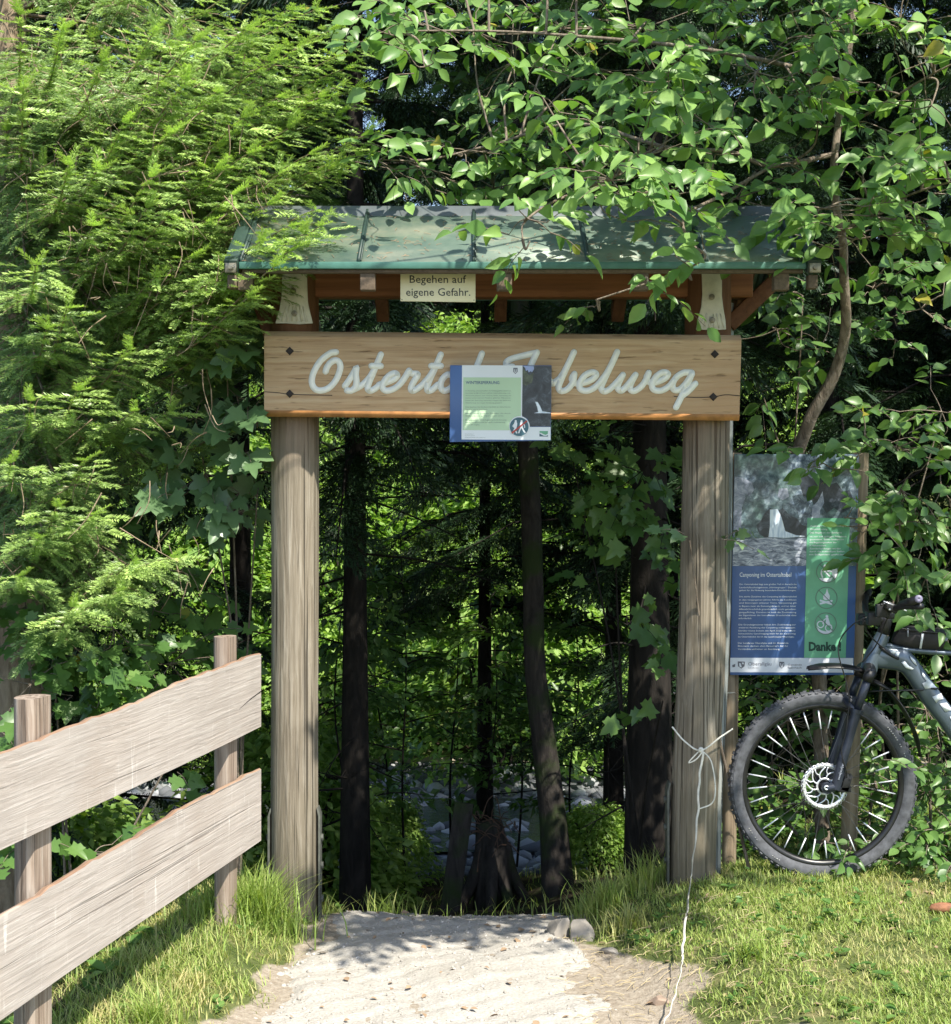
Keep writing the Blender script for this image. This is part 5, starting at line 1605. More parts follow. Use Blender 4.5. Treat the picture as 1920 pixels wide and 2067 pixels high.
# the sunlit spruce whose branches hang beside the gateway
rr = np.random.default_rng(21)
TX, TY = -2.25, 7.35
spr = thing("spruce_tree", "tall sunlit spruce with bright shoots hanging over the roof end and the plank fence", "tree", (TX, TY, float(gz(TX, TY))))
W = MB(); tw = dict(p=[], d=[], u=[], s=[], f=[])
W.tube(spline([(TX, TY, gz(TX, TY) - 0.2), (TX + .02, TY, 1.5), (TX, TY, 4.0), (TX, TY, 9.0)], 6), np.linspace(0.17, 0.03, 19), 12)
tips = [(702, 88, 6.15), (668, 135, 6.2), (640, 60, 6.3), (690, 175, 6.25), (712, 262, 6.15), (690, 300, 6.1), (655, 225, 6.3), (640, 330, 6.1), (610, 408, 5.75), (560, 440, 5.65), (500, 490, 5.6), (462, 545, 5.6), (520, 400, 5.8),
        (450, 600, 5.9), (530, 520, 5.45), (590, 455, 5.5), (505, 470, 5.45), (480, 580, 5.5), (620, 440, 5.5), (560, 490, 5.5), (292, 345, 5.45), (285, 405, 5.5), (180, 440, 5.55), (70, 515, 5.4), (135, 322, 5.5), (45, 170, 5.4), (40, 30, 5.5), (165, 895, 5.6), (110, 985, 5.6), (75, 1045, 5.6), (330, 1085, 5.75), (232, 1150, 5.65), (140, 1180, 5.6),
        (395, 690, 6.0), (360, 600, 5.9), (250, 680, 5.7), (430, 840, 6.1), (330, 800, 5.9), (420, 180, 5.7), (380, 80, 5.6), (520, 120, 5.9), (560, 250, 5.95), (480, 300, 5.8), (400, 430, 5.75), (300, 540, 5.7), (560, 20, 6.0), (240, 240, 5.6), (200, 120, 5.6), (330, 260, 5.6), (90, 640, 5.6), (150, 760, 5.6), (20, 900, 5.6),
        (610, 20, 6.1), (580, 90, 6.0), (620, 190, 6.1), (540, 190, 5.9), (480, 60, 5.8), (470, 230, 5.8), (360, 160, 5.6), (300, 60, 5.6), (120, 60, 5.5), (600, 300, 6.0), (540, 340, 5.8), (420, 330, 5.75), (330, 420, 5.6), (450, 380, 5.7), (190, 330, 5.55), (370, 500, 5.75), (130, 600, 5.6), (260, 800, 5.8), (60, 780, 5.6), (420, 640, 5.9), (180, 1000, 5.7), (260, 1090, 5.75), (40, 1120, 5.6)]
for dx, dy, Y_ in tips:
    tip = Pd(dx, dy, Y_)
    base = np.array([TX + 0.05, TY - 0.05, tip[2] + rr.uniform(0.0, 0.45)])
    spruce_branch(W, tw, base, tip, rr, 0.08)
for _ in range(46):                                        # fill behind and between the front branches
    dx = rr.uniform(-150, 660); dy = rr.uniform(-120, 1120)
    if (dx > 330 and dy > 620) or (dx > 560 and dy > 380) or (dx > 440 and dy > 520): continue
    tip = Pd(dx, dy, rr.uniform(6.0, 7.0))
    spruce_branch(W, tw, [TX, TY, tip[2] + rr.uniform(0.0, 0.4)], tip, rr, 0.1, 0.8)
for i in range(46):                                       # the rest of the crown, round the trunk and above
    a = rr.uniform(0, 6.28); z = rr.uniform(2.2, 8.5); r_ = 1.7 * (1 - (z - 2) / 8) + 0.25
    spruce_branch(W, tw, [TX, TY, z + 0.2], [TX + r_ * math.cos(a), TY + abs(r_ * math.sin(a)) * (1 if z < 4.2 else (1 if rr.random() < .5 else -1)), z - 0.1], rr, 0.1, 0.55, True)
foliage_obj("crown", spr, T_TWIG, np.array(tw['p']), np.array(tw['d']), np.array(tw['u']), np.array(tw['s']), M['spruce'], np.array(tw['f']))
print("near spruce twigs", len(tw['p']))
for i in range(480):                                      # bare grey-brown twigs inside the crown
    dx, dy = (rr.normal(330, 130), rr.normal(470, 150)) if i % 2 else (rr.uniform(0, 520), rr.uniform(0, 1150))
    if (dx > 420 and dy > 700) or dx > 560 or (dx > 430 and dy > 500): continue
    p0_ = Pd(dx, dy, rr.uniform(5.6, 6.5)); v_ = rr.normal(0, 1, 3) * np.array([0.07, 0.07, 0.05]) + np.array([0, 0, -0.09])
    W.tube(spline([p0_, p0_ + v_ * 0.5 + rr.normal(0, 0.012, 3), p0_ + v_], 3), np.linspace(0.0028, 0.001, 7), 4, False)
W.build("trunk", M['bark_spr'], spr, smooth=True)


def dark_spruce_mesh(seed, height, crown0, rad, trunk_r, lean=(0, 0), deadlow=True):
    rr = np.random.default_rng(seed)
    W = MB()
    pos, d, u, s = [], [], [], []
    W.tube(spline([(0, 0, -0.3), (lean[0] * .3, lean[1] * .3, height * 0.3), (lean[0], lean[1], height)], 8), np.linspace(trunk_r, 0.02, 17), 12)
    z = crown0
    while z < height - 0.3:
        f = (z - crown0) / (height - crown0)
        for _ in range(5):
            a = rr.uniform(0, 6.28); r_ = rad * (1 - f) ** 0.75 * rr.uniform(0.7, 1.1) + 0.15
            b0 = np.array([lean[0] * z / height, lean[1] * z / height, z + rr.uniform(-.1, .1)])
            n_ = max(4, int(r_ / 0.075))
            for i in range(n_):
                tt = 0.15 + 0.85 * i / n_
                p = b0 + np.array([math.cos(a), math.sin(a), 0]) * r_ * tt + np.array([0, 0, -0.35 * r_ * tt * tt + 0.1 * tt])
                for sg in (-1, 1):
                    for hang in (0, 1):
                        dd = np.array([math.cos(a + sg * 1.0), math.sin(a + sg * 1.0), -0.25 - 0.9 * hang * rr.uniform(0.4, 1)])
                        pos.append(p); d.append(dd); u.append(np.array([0, 0, 1.0]) + rr.normal(0, 0.3, 3)); s.append(rr.uniform(0.15, 0.32))
            W.tube([b0, b0 + np.array([math.cos(a), math.sin(a), 0]) * r_ * .5 + [0, 0, -0.03 * r_], b0 + np.array([math.cos(a), math.sin(a), 0]) * r_ + [0, 0, -0.3 * r_]], [0.012, 0.008, 0.003], 4, False)
        z += 0.30
    if deadlow:
        for _ in range(26):
            a = rr.uniform(0, 6.28); z = rr.uniform(0.3, crown0 + .3); r_ = rr.uniform(0.3, 1.0)
            b0 = np.array([0, 0, z]); tip = b0 + np.array([math.cos(a) * r_, math.sin(a) * r_, rr.uniform(-.35, .1)])
            pts = spline([b0, (b0 + tip) / 2 + rr.normal(0, .04, 3), tip], 4)
            W.tube(pts, np.linspace(0.008, 0.002, len(pts)), 4, False)
            for q_ in range(3):
                m_ = pts[rr.integers(3, len(pts))]; W.tube([m_, m_ + rr.normal(0, .12, 3)], [0.003, 0.001], 3, False)
    R = frames(np.array(d), np.array(u))
    V, fs = scatter(T_COARSE[0], T_COARSE[1], np.array(pos), R, np.array(s))
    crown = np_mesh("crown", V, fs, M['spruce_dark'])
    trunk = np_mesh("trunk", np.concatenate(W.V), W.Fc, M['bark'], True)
    return crown, trunk


def place_tree(meshes, x, y, rot, sc_, label, group=None, name="spruce_tree", cat="tree"):
    r = thing(name, label, cat, (x, y, float(gz(x, y))), group)
    r.rotation_euler = (0, 0, rot); r.scale = (sc_, sc_, sc_)
    for me in meshes:
        o = bpy.data.objects.new(me.name.split('.')[0], me); sc.collection.objects.link(o); o.parent = r
    return r


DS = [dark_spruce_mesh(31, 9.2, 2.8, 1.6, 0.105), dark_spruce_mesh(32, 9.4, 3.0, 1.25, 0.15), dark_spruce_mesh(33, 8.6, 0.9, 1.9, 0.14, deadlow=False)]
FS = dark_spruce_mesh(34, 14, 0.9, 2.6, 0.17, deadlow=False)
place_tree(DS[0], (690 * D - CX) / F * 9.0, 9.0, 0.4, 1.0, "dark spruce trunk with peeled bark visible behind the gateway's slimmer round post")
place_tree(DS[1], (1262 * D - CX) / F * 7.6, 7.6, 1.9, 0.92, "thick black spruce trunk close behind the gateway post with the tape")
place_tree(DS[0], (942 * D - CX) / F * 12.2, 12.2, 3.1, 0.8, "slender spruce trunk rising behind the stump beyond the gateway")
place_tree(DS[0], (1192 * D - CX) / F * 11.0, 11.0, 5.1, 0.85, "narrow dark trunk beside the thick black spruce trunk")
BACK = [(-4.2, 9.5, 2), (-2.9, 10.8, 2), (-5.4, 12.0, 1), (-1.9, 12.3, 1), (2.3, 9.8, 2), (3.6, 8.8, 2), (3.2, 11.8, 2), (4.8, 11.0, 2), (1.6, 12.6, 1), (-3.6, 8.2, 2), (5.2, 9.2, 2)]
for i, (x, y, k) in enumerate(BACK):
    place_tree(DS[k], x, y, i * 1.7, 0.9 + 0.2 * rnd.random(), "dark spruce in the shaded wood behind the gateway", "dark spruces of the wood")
for i in range(17):
    x = -13 + i * 1.65 + rnd.uniform(-.4, .4); y = rnd.uniform(25, 31)
    place_tree(FS, x, y, i * 2.1, 1.15 + 0.35 * rnd.random(), "tall spruce on the slope across the stream", "spruces on the far slope")

# leaning broadleaf trunk beyond the gateway
lean = thing("leaning_tree", "leaning dark mossy trunk in the middle of the gateway opening", "tree", (0.5, 8.0, -0.6))
W = MB()
pts = [Pd(1092, 1775, 8.0), Pd(1075, 1600, 8.0), Pd(1058, 1450, 8.0), Pd(1040, 1300, 8.0), Pd(1036, 1150, 8.0), Pd(1032, 1000, 8.0), Pd(1024, 850, 8.0), Pd(1010, 600, 8.1), Pd(1000, 200, 8.2), Pd(980, -400, 8.3)]
pts[0] = pts[0] - [0, 0, 0.15]
sp_ = spline(pts, 6); W.tube(sp_, np.interp(np.arange(len(sp_)), [0, 6, 18, 40, len(sp_) - 1], [0.10, 0.072, 0.056, 0.052, 0.03]), 14)
Lf = Leafy(0.08, 77)
for k in range(30):
    c_ = np.array([rnd.uniform(-0.5, 1.6), rnd.uniform(7.2, 9.2), rnd.uniform(3.3, 6.0)])
    Lf.cluster(c_, (0.35, 0.35, 0.2), 60, sp_[min(len(sp_) - 1, 44 + int(rnd.random() * 8))])
Lf.wood.V += W.V; Lf.wood.Fc += [(f + Lf.wood.n if isinstance(f, np.ndarray) else [i + Lf.wood.n for i in f]) for f in W.Fc]; Lf.wood.A += W.A
Lf.build(lean, T_OVAL, M['leaf_bush'], M['bark_moss'])

# broadleaf tree that overhangs the roof
bt_ = thing("broadleaf_tree", "slender broadleaf tree with speckled brown stem and large leaves overhanging the green roof", "tree", (1.02, 6.5, 0.1))
Lf = Leafy(0.088, 5, 0.6, 7, 0.19)
stem = [Pd(1600, 1640, 6.6), Pd(1588, 1250, 6.6), Pd(1545, 950, 6.5), Pd(1570, 825, 6.4), Pd(1620, 730, 6.3), Pd(1643, 640, 6.2), Pd(1640, 540, 6.1), Pd(1638, 470, 6.0), Pd(1625, 400, 5.95), Pd(1620, 330, 5.9), Pd(1628, 250, 5.9), Pd(1645, 130, 5.9), Pd(1658, 20, 5.9), Pd(1670, -150, 5.9), Pd(1650, -500, 5.8)]
stem[0][2] = float(gz(stem[0][0], 6.5)) - 0.1
sp_ = spline(stem, 6)
Lf.wood.tube(sp_, np.interp(np.arange(len(sp_)), [0, 20, 40, len(sp_) - 1], [0.034, 0.027, 0.017, 0.012]), 10)
limbs = {
    'a': [Pd(1620, 300, 5.9), Pd(1500, 322, 5.8), Pd(1420, 295, 5.75), Pd(1290, 285, 5.75), Pd(1120, 240, 6.0), Pd(960, 280, 6.25), Pd(830, 310, 6.2), Pd(730, 310, 6.1)],
    'b': [Pd(1640, 160, 5.9), Pd(1500, 120, 5.8), Pd(1330, 90, 5.8), Pd(1120, 70, 5.85), Pd(950, 60, 5.8), Pd(770, 60, 5.6)],
    'c': [Pd(1500, 322, 5.8), Pd(1400, 380, 5.5), Pd(1330, 420, 5.3), Pd(1340, 470, 5.25), Pd(1370, 500, 5.2), Pd(1300, 535, 5.3), Pd(1160, 582, 5.35)],
    'd': [Pd(1290, 285, 5.75), Pd(1200, 340, 5.5), Pd(1080, 390, 5.35), Pd(1020, 430, 5.25), Pd(1015, 465, 5.2)],
    'e': [Pd(1635, 250, 5.9), Pd(1720, 200, 5.7), Pd(1800, 150, 5.6), Pd(1900, 100, 5.5)],
    'f': [Pd(1638, 450, 6.0), Pd(1700, 410, 5.6), Pd(1790, 370, 5.4), Pd(1900, 340, 5.3)],
    'g': [Pd(1660, 0, 5.9), Pd(1500, -160, 5.4), Pd(1300, -420, 4.8), Pd(1050, -700, 4.4), Pd(800, -900, 4.2)],
    'h': [Pd(1665, -100, 5.9), Pd(1800, -350, 5.2), Pd(1950, -700, 4.4), Pd(2050, -1000, 3.9)],
}
lp = {}
for k_, l_ in limbs.items():
    lp[k_] = spline(l_, 6); n_ = len(lp[k_])
    Lf.wood.tube(lp[k_], np.linspace(0.011 if k_ in 'abgh' else 0.007, 0.003, n_), 7, False)
allp = np.vstack(list(lp.values()) + [sp_[40:]])
CL = [(760, 68, 45, 30, 36, 5.55), (830, 48, 60, 45, 55, 5.7), (825, 130, 42, 30, 28, 5.5), (920, 60, 80, 55, 85, 6.4), (1000, 120, 95, 70, 120, 6.5), (1090, 55, 100, 55, 130, 6.5), (1055, 190, 50, 28, 40, 5.5), (1150, 130, 100, 70, 140, 6.6),
      (1250, 55, 100, 55, 120, 6.5), (1190, 225, 95, 40, 90, 6.5), (1290, 160, 70, 55, 80, 5.6), (1340, 215, 70, 45, 80, 5.5), (1380, 95, 80, 55, 90, 6.2), (1480, 45, 80, 45, 80, 6.2), (1470, 140, 70, 50, 70, 5.6), (1560, 70, 60, 50, 60, 5.6),
      (1545, 170, 55, 40, 45, 5.6), (1590, 235, 45, 40, 35, 5.6), (1750, 40, 70, 40, 60, 5.5), (1780, 110, 60, 50, 50, 5.5), (1720, 175, 45, 45, 36, 5.6), (1810, 205, 45, 45, 36, 5.5), (735, 312, 40, 28, 34, 6.05), (815, 325, 55, 40, 62, 6.2),
      (900, 300, 70, 55, 85, 6.3), (960, 365, 80, 44, 100, 6.5), (1060, 320, 90, 45, 115, 6.5), (1025, 425, 38, 24, 32, 5.25), (1030, 468, 14, 14, 10, 5.2), (1165, 395, 55, 26, 46, 5.25), (1190, 350, 55, 36, 62, 5.2), (1240, 305, 75, 45, 95, 5.4), (1150, 360, 70, 36, 70, 6.3), (1275, 375, 70, 30, 62, 5.3),
      (1300, 415, 28, 28, 20, 5.2), (1362, 485, 28, 20, 16, 5.2), (1390, 300, 40, 25, 24, 5.5), (1430, 385, 55, 40, 45, 5.8), (1600, 405, 65, 45, 80, 5.4), (1700, 420, 80, 50, 100, 5.4), (1780, 350, 60, 50, 70, 5.4), (1660, 465, 65, 30, 65, 5.4),
      (1800, 445, 55, 40, 50, 5.5), (1555, 330, 45, 35, 32, 5.7), (1750, 265, 50, 40, 36, 5.5), (1690, 300, 40, 35, 26, 5.6), (1255, 552, 30, 14, 16, 5.35), (1165, 585, 30, 10, 11, 5.35), (1335, 515, 22, 16, 10, 5.25), (1830, 300, 40, 40, 36, 5.4), (1500, 250, 40, 30, 22, 5.7), (1640, 60, 50, 50, 30, 5.7)]
for dx, dy, rx, ry, n_, Y_ in CL:
    c_ = Pd(dx, dy, Y_)
    an = allp[np.argmin(np.linalg.norm(allp - c_, axis=1))]
    k_ = D / F * Y_
    Lf.cluster(c_, (rx * k_ * 1.35, 0.2, ry * k_ * 1.3), n_ * 0.8, an)
# unseen crown clusters, added above the picture to shade gateway, bicycle and wood
shade = np.random.default_rng(15)
for (xa, xb, ya, yb, za, zb, n_) in ((0.7, 2.2, 3.6, 4.25, 3.25, 3.8, 32), (2.3, 3.4, 3.8, 4.4, 4.1, 4.9, 9), (1.5, 3.3, 4.5, 5.3, 5.5, 6.5, 34), (0.9, 1.7, 4.9, 5.2, 3.8, 4.1, 7), (-0.2, 1.4, 5.6, 5.95, 3.9, 4.3, 12)):
    for _ in range(n_):
        c_ = np.array([shade.uniform(xa, xb), shade.uniform(ya, yb), shade.uniform(za, zb)])
        an = allp[np.argmin(np.linalg.norm(allp - c_, axis=1))]
        Lf.cluster(c_, (0.26, 0.22, 0.12), 46, an)
Lf.build(bt_, T_OVAL, M['leaf'], M['bark_b'])
print("broadleaf leaves", len(Lf.pos))


def bush(name, label, loc, clusters, size, template, mat_, seed, cat="bush", wood=None, droop=0.5, per=6, depth=0.22, stems=True, twig=0.16):
    root = thing(name, label, cat, loc)
    Lf = Leafy(size, seed, droop, per, twig)
    base = np.array(loc, float)
    n_cl = 0
    for dx, dy, rx, ry, n_, Y_ in clusters:
        c_ = Pd(dx, dy, Y_); k_ = D / F * Y_
        Lf.cluster(c_, (rx * k_ * 1.25, depth, ry * k_ * 1.25), n_, None)
        n_cl += 1
        if stems and n_cl % 5 == 1:
            b0 = base + np.array([Lf.r.normal(0, 0.08), Lf.r.normal(0, 0.05), -0.03])
            ps = spline([b0, (b0 + c_) / 2 + np.array([Lf.r.normal(0, .06), 0.04, 0.05]), c_], 8)
            Lf.wood.tube(ps, np.linspace(0.008, 0.003, len(ps)), 5, False)
    Lf.build(root, template, mat_, wood or M['bark_b'], "foliage", "stems")
    return root


bush("dogwood_bush", "leafy bush with pointed oval leaves hanging over the information board's upper corner", (1.75, 6.75, 0.18),
     [(1560, 575, 45, 40, 36, 6.4), (1510, 640, 40, 50, 36, 6.5), (1700, 560, 60, 50, 60, 6.3), (1790, 600, 55, 55, 56, 6.3), (1740, 660, 50, 40, 34, 6.5), (1480, 760, 30, 40, 22, 6.5), (1570, 880, 50, 16, 22, 6.05), (1600, 900, 30, 18, 10, 6.05), (1680, 860, 40, 35, 40, 6.05), (1740, 870, 45, 35, 45, 6.1),
      (1750, 950, 55, 45, 62, 6.1), (1700, 1020, 40, 35, 34, 6.08), (1640, 1005, 22, 16, 12, 6.05), (1790, 1020, 50, 45, 50, 6.15), (1740, 1090, 40, 35, 36, 6.1), (1800, 1120, 45, 45, 45, 6.1), (1780, 1175, 30, 16, 14, 5.97), (1835, 1190, 25, 25, 12, 6.05), (1680, 1120, 20, 25, 14, 6.3), (1640, 1240, 40, 60, 30, 6.7), (1830, 800, 50, 60, 45, 6.5), (1590, 690, 50, 60, 34, 6.7), (1830, 950, 40, 50, 40, 6.3)],
     0.082, T_OVAL, M['leaf_bush'], 41)
bush("hazel_bush", "low leafy undergrowth bush showing through the bicycle's front wheel", (1.55, 6.8, 0.16),
     [(1530, 1400, 60, 50, 70, 6.6), (1620, 1480, 60, 60, 80, 6.7), (1560, 1560, 60, 50, 80, 6.55), (1650, 1600, 60, 45, 80, 6.5), (1720, 1540, 60, 60, 80, 6.6), (1500, 1480, 40, 50, 50, 6.7), (1700, 1420, 60, 50, 70, 6.7), (1480, 1340, 40, 30, 40, 6.6), (1600, 1350, 60, 30, 50, 6.7), (1700, 1470, 16, 14, 7, 5.9), (1660, 1640, 50, 20, 40, 6.2)],
     0.06, T_OVAL, M['leaf_bush'], 43, per=6, twig=0.13)
bush("privet_bush", "dense sunlit bush at the picture edge behind the bicycle frame", (2.0, 6.6, 0.17),
     [(1800, 1380, 50, 60, 90, 6.4), (1830, 1460, 45, 60, 90, 6.3), (1800, 1540, 50, 50, 90, 6.3), (1840, 1600, 45, 50, 90, 6.2), (1800, 1640, 40, 36, 90, 6.1), (1850, 1680, 40, 40, 70, 6.0), (1760, 1680, 40, 20, 60, 6.1), (1880, 1500, 50, 100, 120, 6.3), (1900, 1300, 60, 100, 120, 6.5)],
     0.055, T_OVAL, M['leaf_bush'], 47, per=7, twig=0.12)
bush("maple_sapling", "young maple with lobed leaves between the spruce and the round gateway post", (-1.15, 6.9, -0.45),
     [(440, 690, 45, 30, 26, 6.2), (490, 690, 30, 24, 14, 6.15), (460, 770, 45, 35, 26, 6.2), (400, 730, 40, 30, 20, 6.3), (470, 890, 45, 40, 24, 6.2), (500, 960, 30, 30, 14, 6.15), (400, 920, 50, 40, 24, 6.3), (330, 880, 50, 40, 22, 6.3), (420, 1000, 50, 30, 20, 6.3), (470, 660, 30, 20, 10, 6.2), (380, 810, 50, 40, 18, 6.3), (500, 830, 20, 40, 12, 6.15)],
     0.11, T_MAPLE, M['leaf_maple'], 51, "tree", None, 0.5, 5)
bush("sycamore_sapling", "shaded sycamore sapling spreading behind the plank fence", (-1.7, 6.6, -0.5),
     [(100, 1250, 90, 50, 60, 6.3), (220, 1220, 80, 60, 60, 6.3), (330, 1290, 70, 50, 50, 6.4), (200, 1310, 90, 40, 60, 6.2), (60, 1330, 60, 50, 40, 6.0), (400, 1350, 50, 40, 26, 6.5), (300, 1180, 60, 50, 40, 6.6), (140, 1120, 60, 50, 40, 6.6), (230, 1030, 80, 50, 40, 6.7), (360, 1100, 60, 60, 36, 6.7), (50, 1180, 50, 50, 36, 6.4), (20, 1080, 40, 50, 30, 6.2), (340, 1480, 24, 16, 8, 5.9), (280, 1420, 40, 30, 16, 6.2), (60, 1620, 50, 40, 24, 5.6), (180, 1660, 60, 30, 26, 6.0)],
     0.095, T_MAPLE, M['leaf_bush'], 53, "tree", None, 0.5, 6)
bush("maple_shoot", "dark maple shoot hanging inside the gateway opening in front of the thick trunk", (0.75, 7.0, -0.2),
     [(1190, 890, 50, 40, 30, 7.0), (1260, 900, 40, 40, 24, 6.8), (1230, 960, 50, 40, 26, 6.9), (1170, 970, 40, 30, 16, 7.0), (1270, 1020, 30, 30, 14, 6.8), (1110, 880, 40, 30, 18, 7.2), (1235, 1080, 30, 20, 8, 6.8), (1280, 1130, 30, 24, 10, 6.6), (1250, 1220, 26, 22, 9, 6.6), (1296, 1265, 16, 18, 6, 6.4), (1288, 1362, 14, 12, 5, 6.3), (1140, 1060, 24, 20, 7, 7.0), (1160, 1140, 20, 16, 5, 7.0)],
     0.09, T_MAPLE, M['leaf_bush'], 57, "tree", M['bark'], 0.6, 5, 0.12)
bush("oak_twig", "small sunlit lobed leaf twig across the taped gateway post beside the information board", (1.02, 5.98, 0.15),
     [(1340, 1050, 14, 10, 5, 5.84), (1395, 1048, 18, 10, 7, 5.84)], 0.075, T_MAPLE, M['leaf_maple'], 59, "plant", None, 0.5, 4, 0.03)

# shrubs of the far, sunlit bank: three shapes, each shrub its own object
def shrub_mesh(seed, r_, n_, size):
    rr = np.random.default_rng(seed)
    th = rr.uniform(0, 6.28, n_); z = rr.uniform(0, 1, n_) ** 0.8; q = rr.uniform(0.35, 1, n_) ** 0.5
    rad = r_ * (1 - 0.55 * z ** 2) * (1 + 0.25 * np.sin(3 * th + seed) * np.sin(5 * z + seed)) * q
    lump = rr.normal(0, 0.08, (n_, 3)) * r_
    p = np.stack([rad * np.cos(th), rad * np.sin(th), z * r_ * 1.7], 1) + lump
    d = np.stack([np.cos(th), np.sin(th), rr.uniform(-.7, .3, n_)], 1) + rr.normal(0, .5, (n_, 3))
    u = np.array([0, -0.3, 1.0]) + rr.normal(0, .4, (n_, 3))
    V, fs = scatter(T_SMALL[0], T_SMALL[1], p, frames(d, u), size * rr.uniform(.6, 1.2, n_))
    W = MB()
    for i in range(9):
        a = rr.uniform(0, 6.28); W.tube(spline([(0.05 * math.cos(a), .05 * math.sin(a), -.1), (r_ * .3 * math.cos(a), r_ * .3 * math.sin(a), r_ * .8), (r_ * .6 * math.cos(a), r_ * .6 * math.sin(a), r_ * 1.4)], 4), np.linspace(.03, .008, 9), 5, False)
    return np_mesh("foliage", V, fs, M['leaf_far']), np_mesh("stems", np.concatenate(W.V), W.Fc, M['bark'], True)


def sapling_mesh(seed, r_, hgt, n_, size):
    rr = np.random.default_rng(seed)
    W = MB(); W.tube(spline([(0, 0, -0.2), (0.07, 0, hgt * .3), (-0.04, 0.03, hgt * .65), (0.03, 0.05, hgt)], 6), np.linspace(.013, .003, 19), 6, False)
    P_, D_ = [], []
    for b in range(16):
        z = hgt * rr.uniform(0.25, 1); a = rr.uniform(0, 6.28); L_ = r_ * rr.uniform(.4, 1) * (1.15 - 0.6 * z / hgt)
        b0 = np.array([0.03, 0.02, z]); tip = b0 + np.array([math.cos(a) * L_, math.sin(a) * L_, rr.uniform(-.15, .2) * L_])
        W.tube(spline([b0, (b0 + tip) / 2 + [0, 0, .06], tip], 4), np.linspace(.008, .002, 9), 4, False)
        for _ in range(n_ // 16):
            tt = rr.uniform(.15, 1.05)
            P_.append(b0 + (tip - b0) * tt + rr.normal(0, .07, 3) * np.array([1, 1, .45])); D_.append((tip - b0) / L_ + rr.normal(0, .6, 3) + np.array([0, 0, -.3]))
    n2 = len(P_)
    V, fs = scatter(T_SMALL[0], T_SMALL[1], np.array(P_), frames(np.array(D_), np.array([0, -.3, 1.0]) + rr.normal(0, .35, (n2, 3))), size * rr.uniform(.6, 1.2, n2))
    return np_mesh("foliage", V, fs, M['leaf_bush']), np_mesh("stems", np.concatenate(W.V), W.Fc, M['bark'], True)


SP = [sapling_mesh(71, 1.0, 2.6, 760, 0.10), sapling_mesh(72, 1.2, 3.2, 900, 0.10)]
for i, (px_, Y_, s_) in enumerate(((660, 9.6, .85), (790, 10.8, .8), (880, 12.4, 1.0), (1000, 13.2, 1.0), (1120, 11.6, .9), (1180, 10.2, .8), (740, 13.0, 1.0), (960, 10.4, 0.62), (610, 11.8, 1.0))):
    place_tree(SP[i % 2], (px_ * D - CX) / F * Y_, Y_, i * 2.2, s_, "thin leafy sapling growing between the dark trunks beyond the gateway", "saplings between the trunks", "sapling", "tree")
SH = [shrub_mesh(61, 1.0, 6000, 0.11), shrub_mesh(62, 1.25, 7600, 0.115), shrub_mesh(63, 0.8, 4200, 0.10)]
k = 0
for (y0, n_) in ((18.2, 9), (19.6, 9), (21.2, 9), (23.2, 8)):
    for i in range(n_):
        x = -5.2 + i * 1.3 + rnd.uniform(-.45, .45); y = y0 + rnd.uniform(-.5, .5)
        place_tree(SH[k % 3], x, y, k * 1.3, 0.85 + 0.4 * rnd.random(), "sunlit leafy shrub on the bank across the stream", "shrubs on the far bank", "shrub", "bush")
        k += 1
# saplings of the wood near the stream, seen in the opening as loose dark leaves
for i, (dx, dy_b, Y_, s_) in enumerate(((760, 1640, 11.6, 0.35), (1150, 1640, 11.8, 0.4), (640, 1640, 11.0, 0.5), (1160, 1690, 9.2, 0.3), (560, 1600, 10.0, 0.8), (350, 1600, 9.0, 0.8), (120, 1600, 8.6, 0.8))):
    x = (dx * D - CX) / F * Y_
    place_tree(SH[2] if i % 2 else SH[0], x, Y_, i * 1.1, s_, "shaded shrub at the wood edge by the stream", "shrubs along the near stream edge", "shrub", "bush")


# ------------------------------------------------------------------ grass, pebbles, litter
def blades(name, x, y, h, lean, width, mat_, dry, z0=None, label=None):
    n_ = len(x)
    rr = np.random.default_rng(n_)
    z = gz(x, y) - 0.004
    a = rr.uniform(0, 6.28, n_)
    dirx, diry = np.cos(a), np.sin(a)
    wx, wy = -diry, dirx
    rows = []
    for t_, wv in ((0, 1.0), (0.4, 0.9), (0.75, 0.55), (1.0, 0.0)):
        off = lean * h * t_ ** 2
        cx_ = x + dirx * off; cy_ = y + diry * off; cz_ = z + h * t_ * (1 - 0.25 * lean * t_)
        if wv > 0:
            rows += [np.stack([cx_ + wx * width * wv / 2, cy_ + wy * width * wv / 2, cz_], 1), np.stack([cx_ - wx * width * wv / 2, cy_ - wy * width * wv / 2, cz_], 1)]
        else:
            rows.append(np.stack([cx_, cy_, cz_], 1))
    V = np.stack(rows, 1).reshape(-1, 3)
    o7 = (np.arange(n_) * 7)[:, None]
    Fq = np.concatenate([o7 + np.array([[0, 1, 3, 2]]), o7 + np.array([[2, 3, 5, 4]])]); Ft = o7 + np.array([[4, 5, 6]])
    me = np_mesh(name, V, [Fq, Ft], mat_, True, {"fresh": np.repeat(dry, 7)})
    o = bpy.data.objects.new(name, me); sc.collection.objects.link(o); ORG[o.name] = np.zeros(3)
    return tag(o, label, "grass", None, "stuff")


g = np.random.default_rng(99)


def sample(n_, xr, yr, prob):
    x = g.uniform(*xr, n_); y = g.uniform(*yr, n_)
    k_ = g.uniform(0, 1, n_) < prob(x, y)
    return x[k_], y[k_]


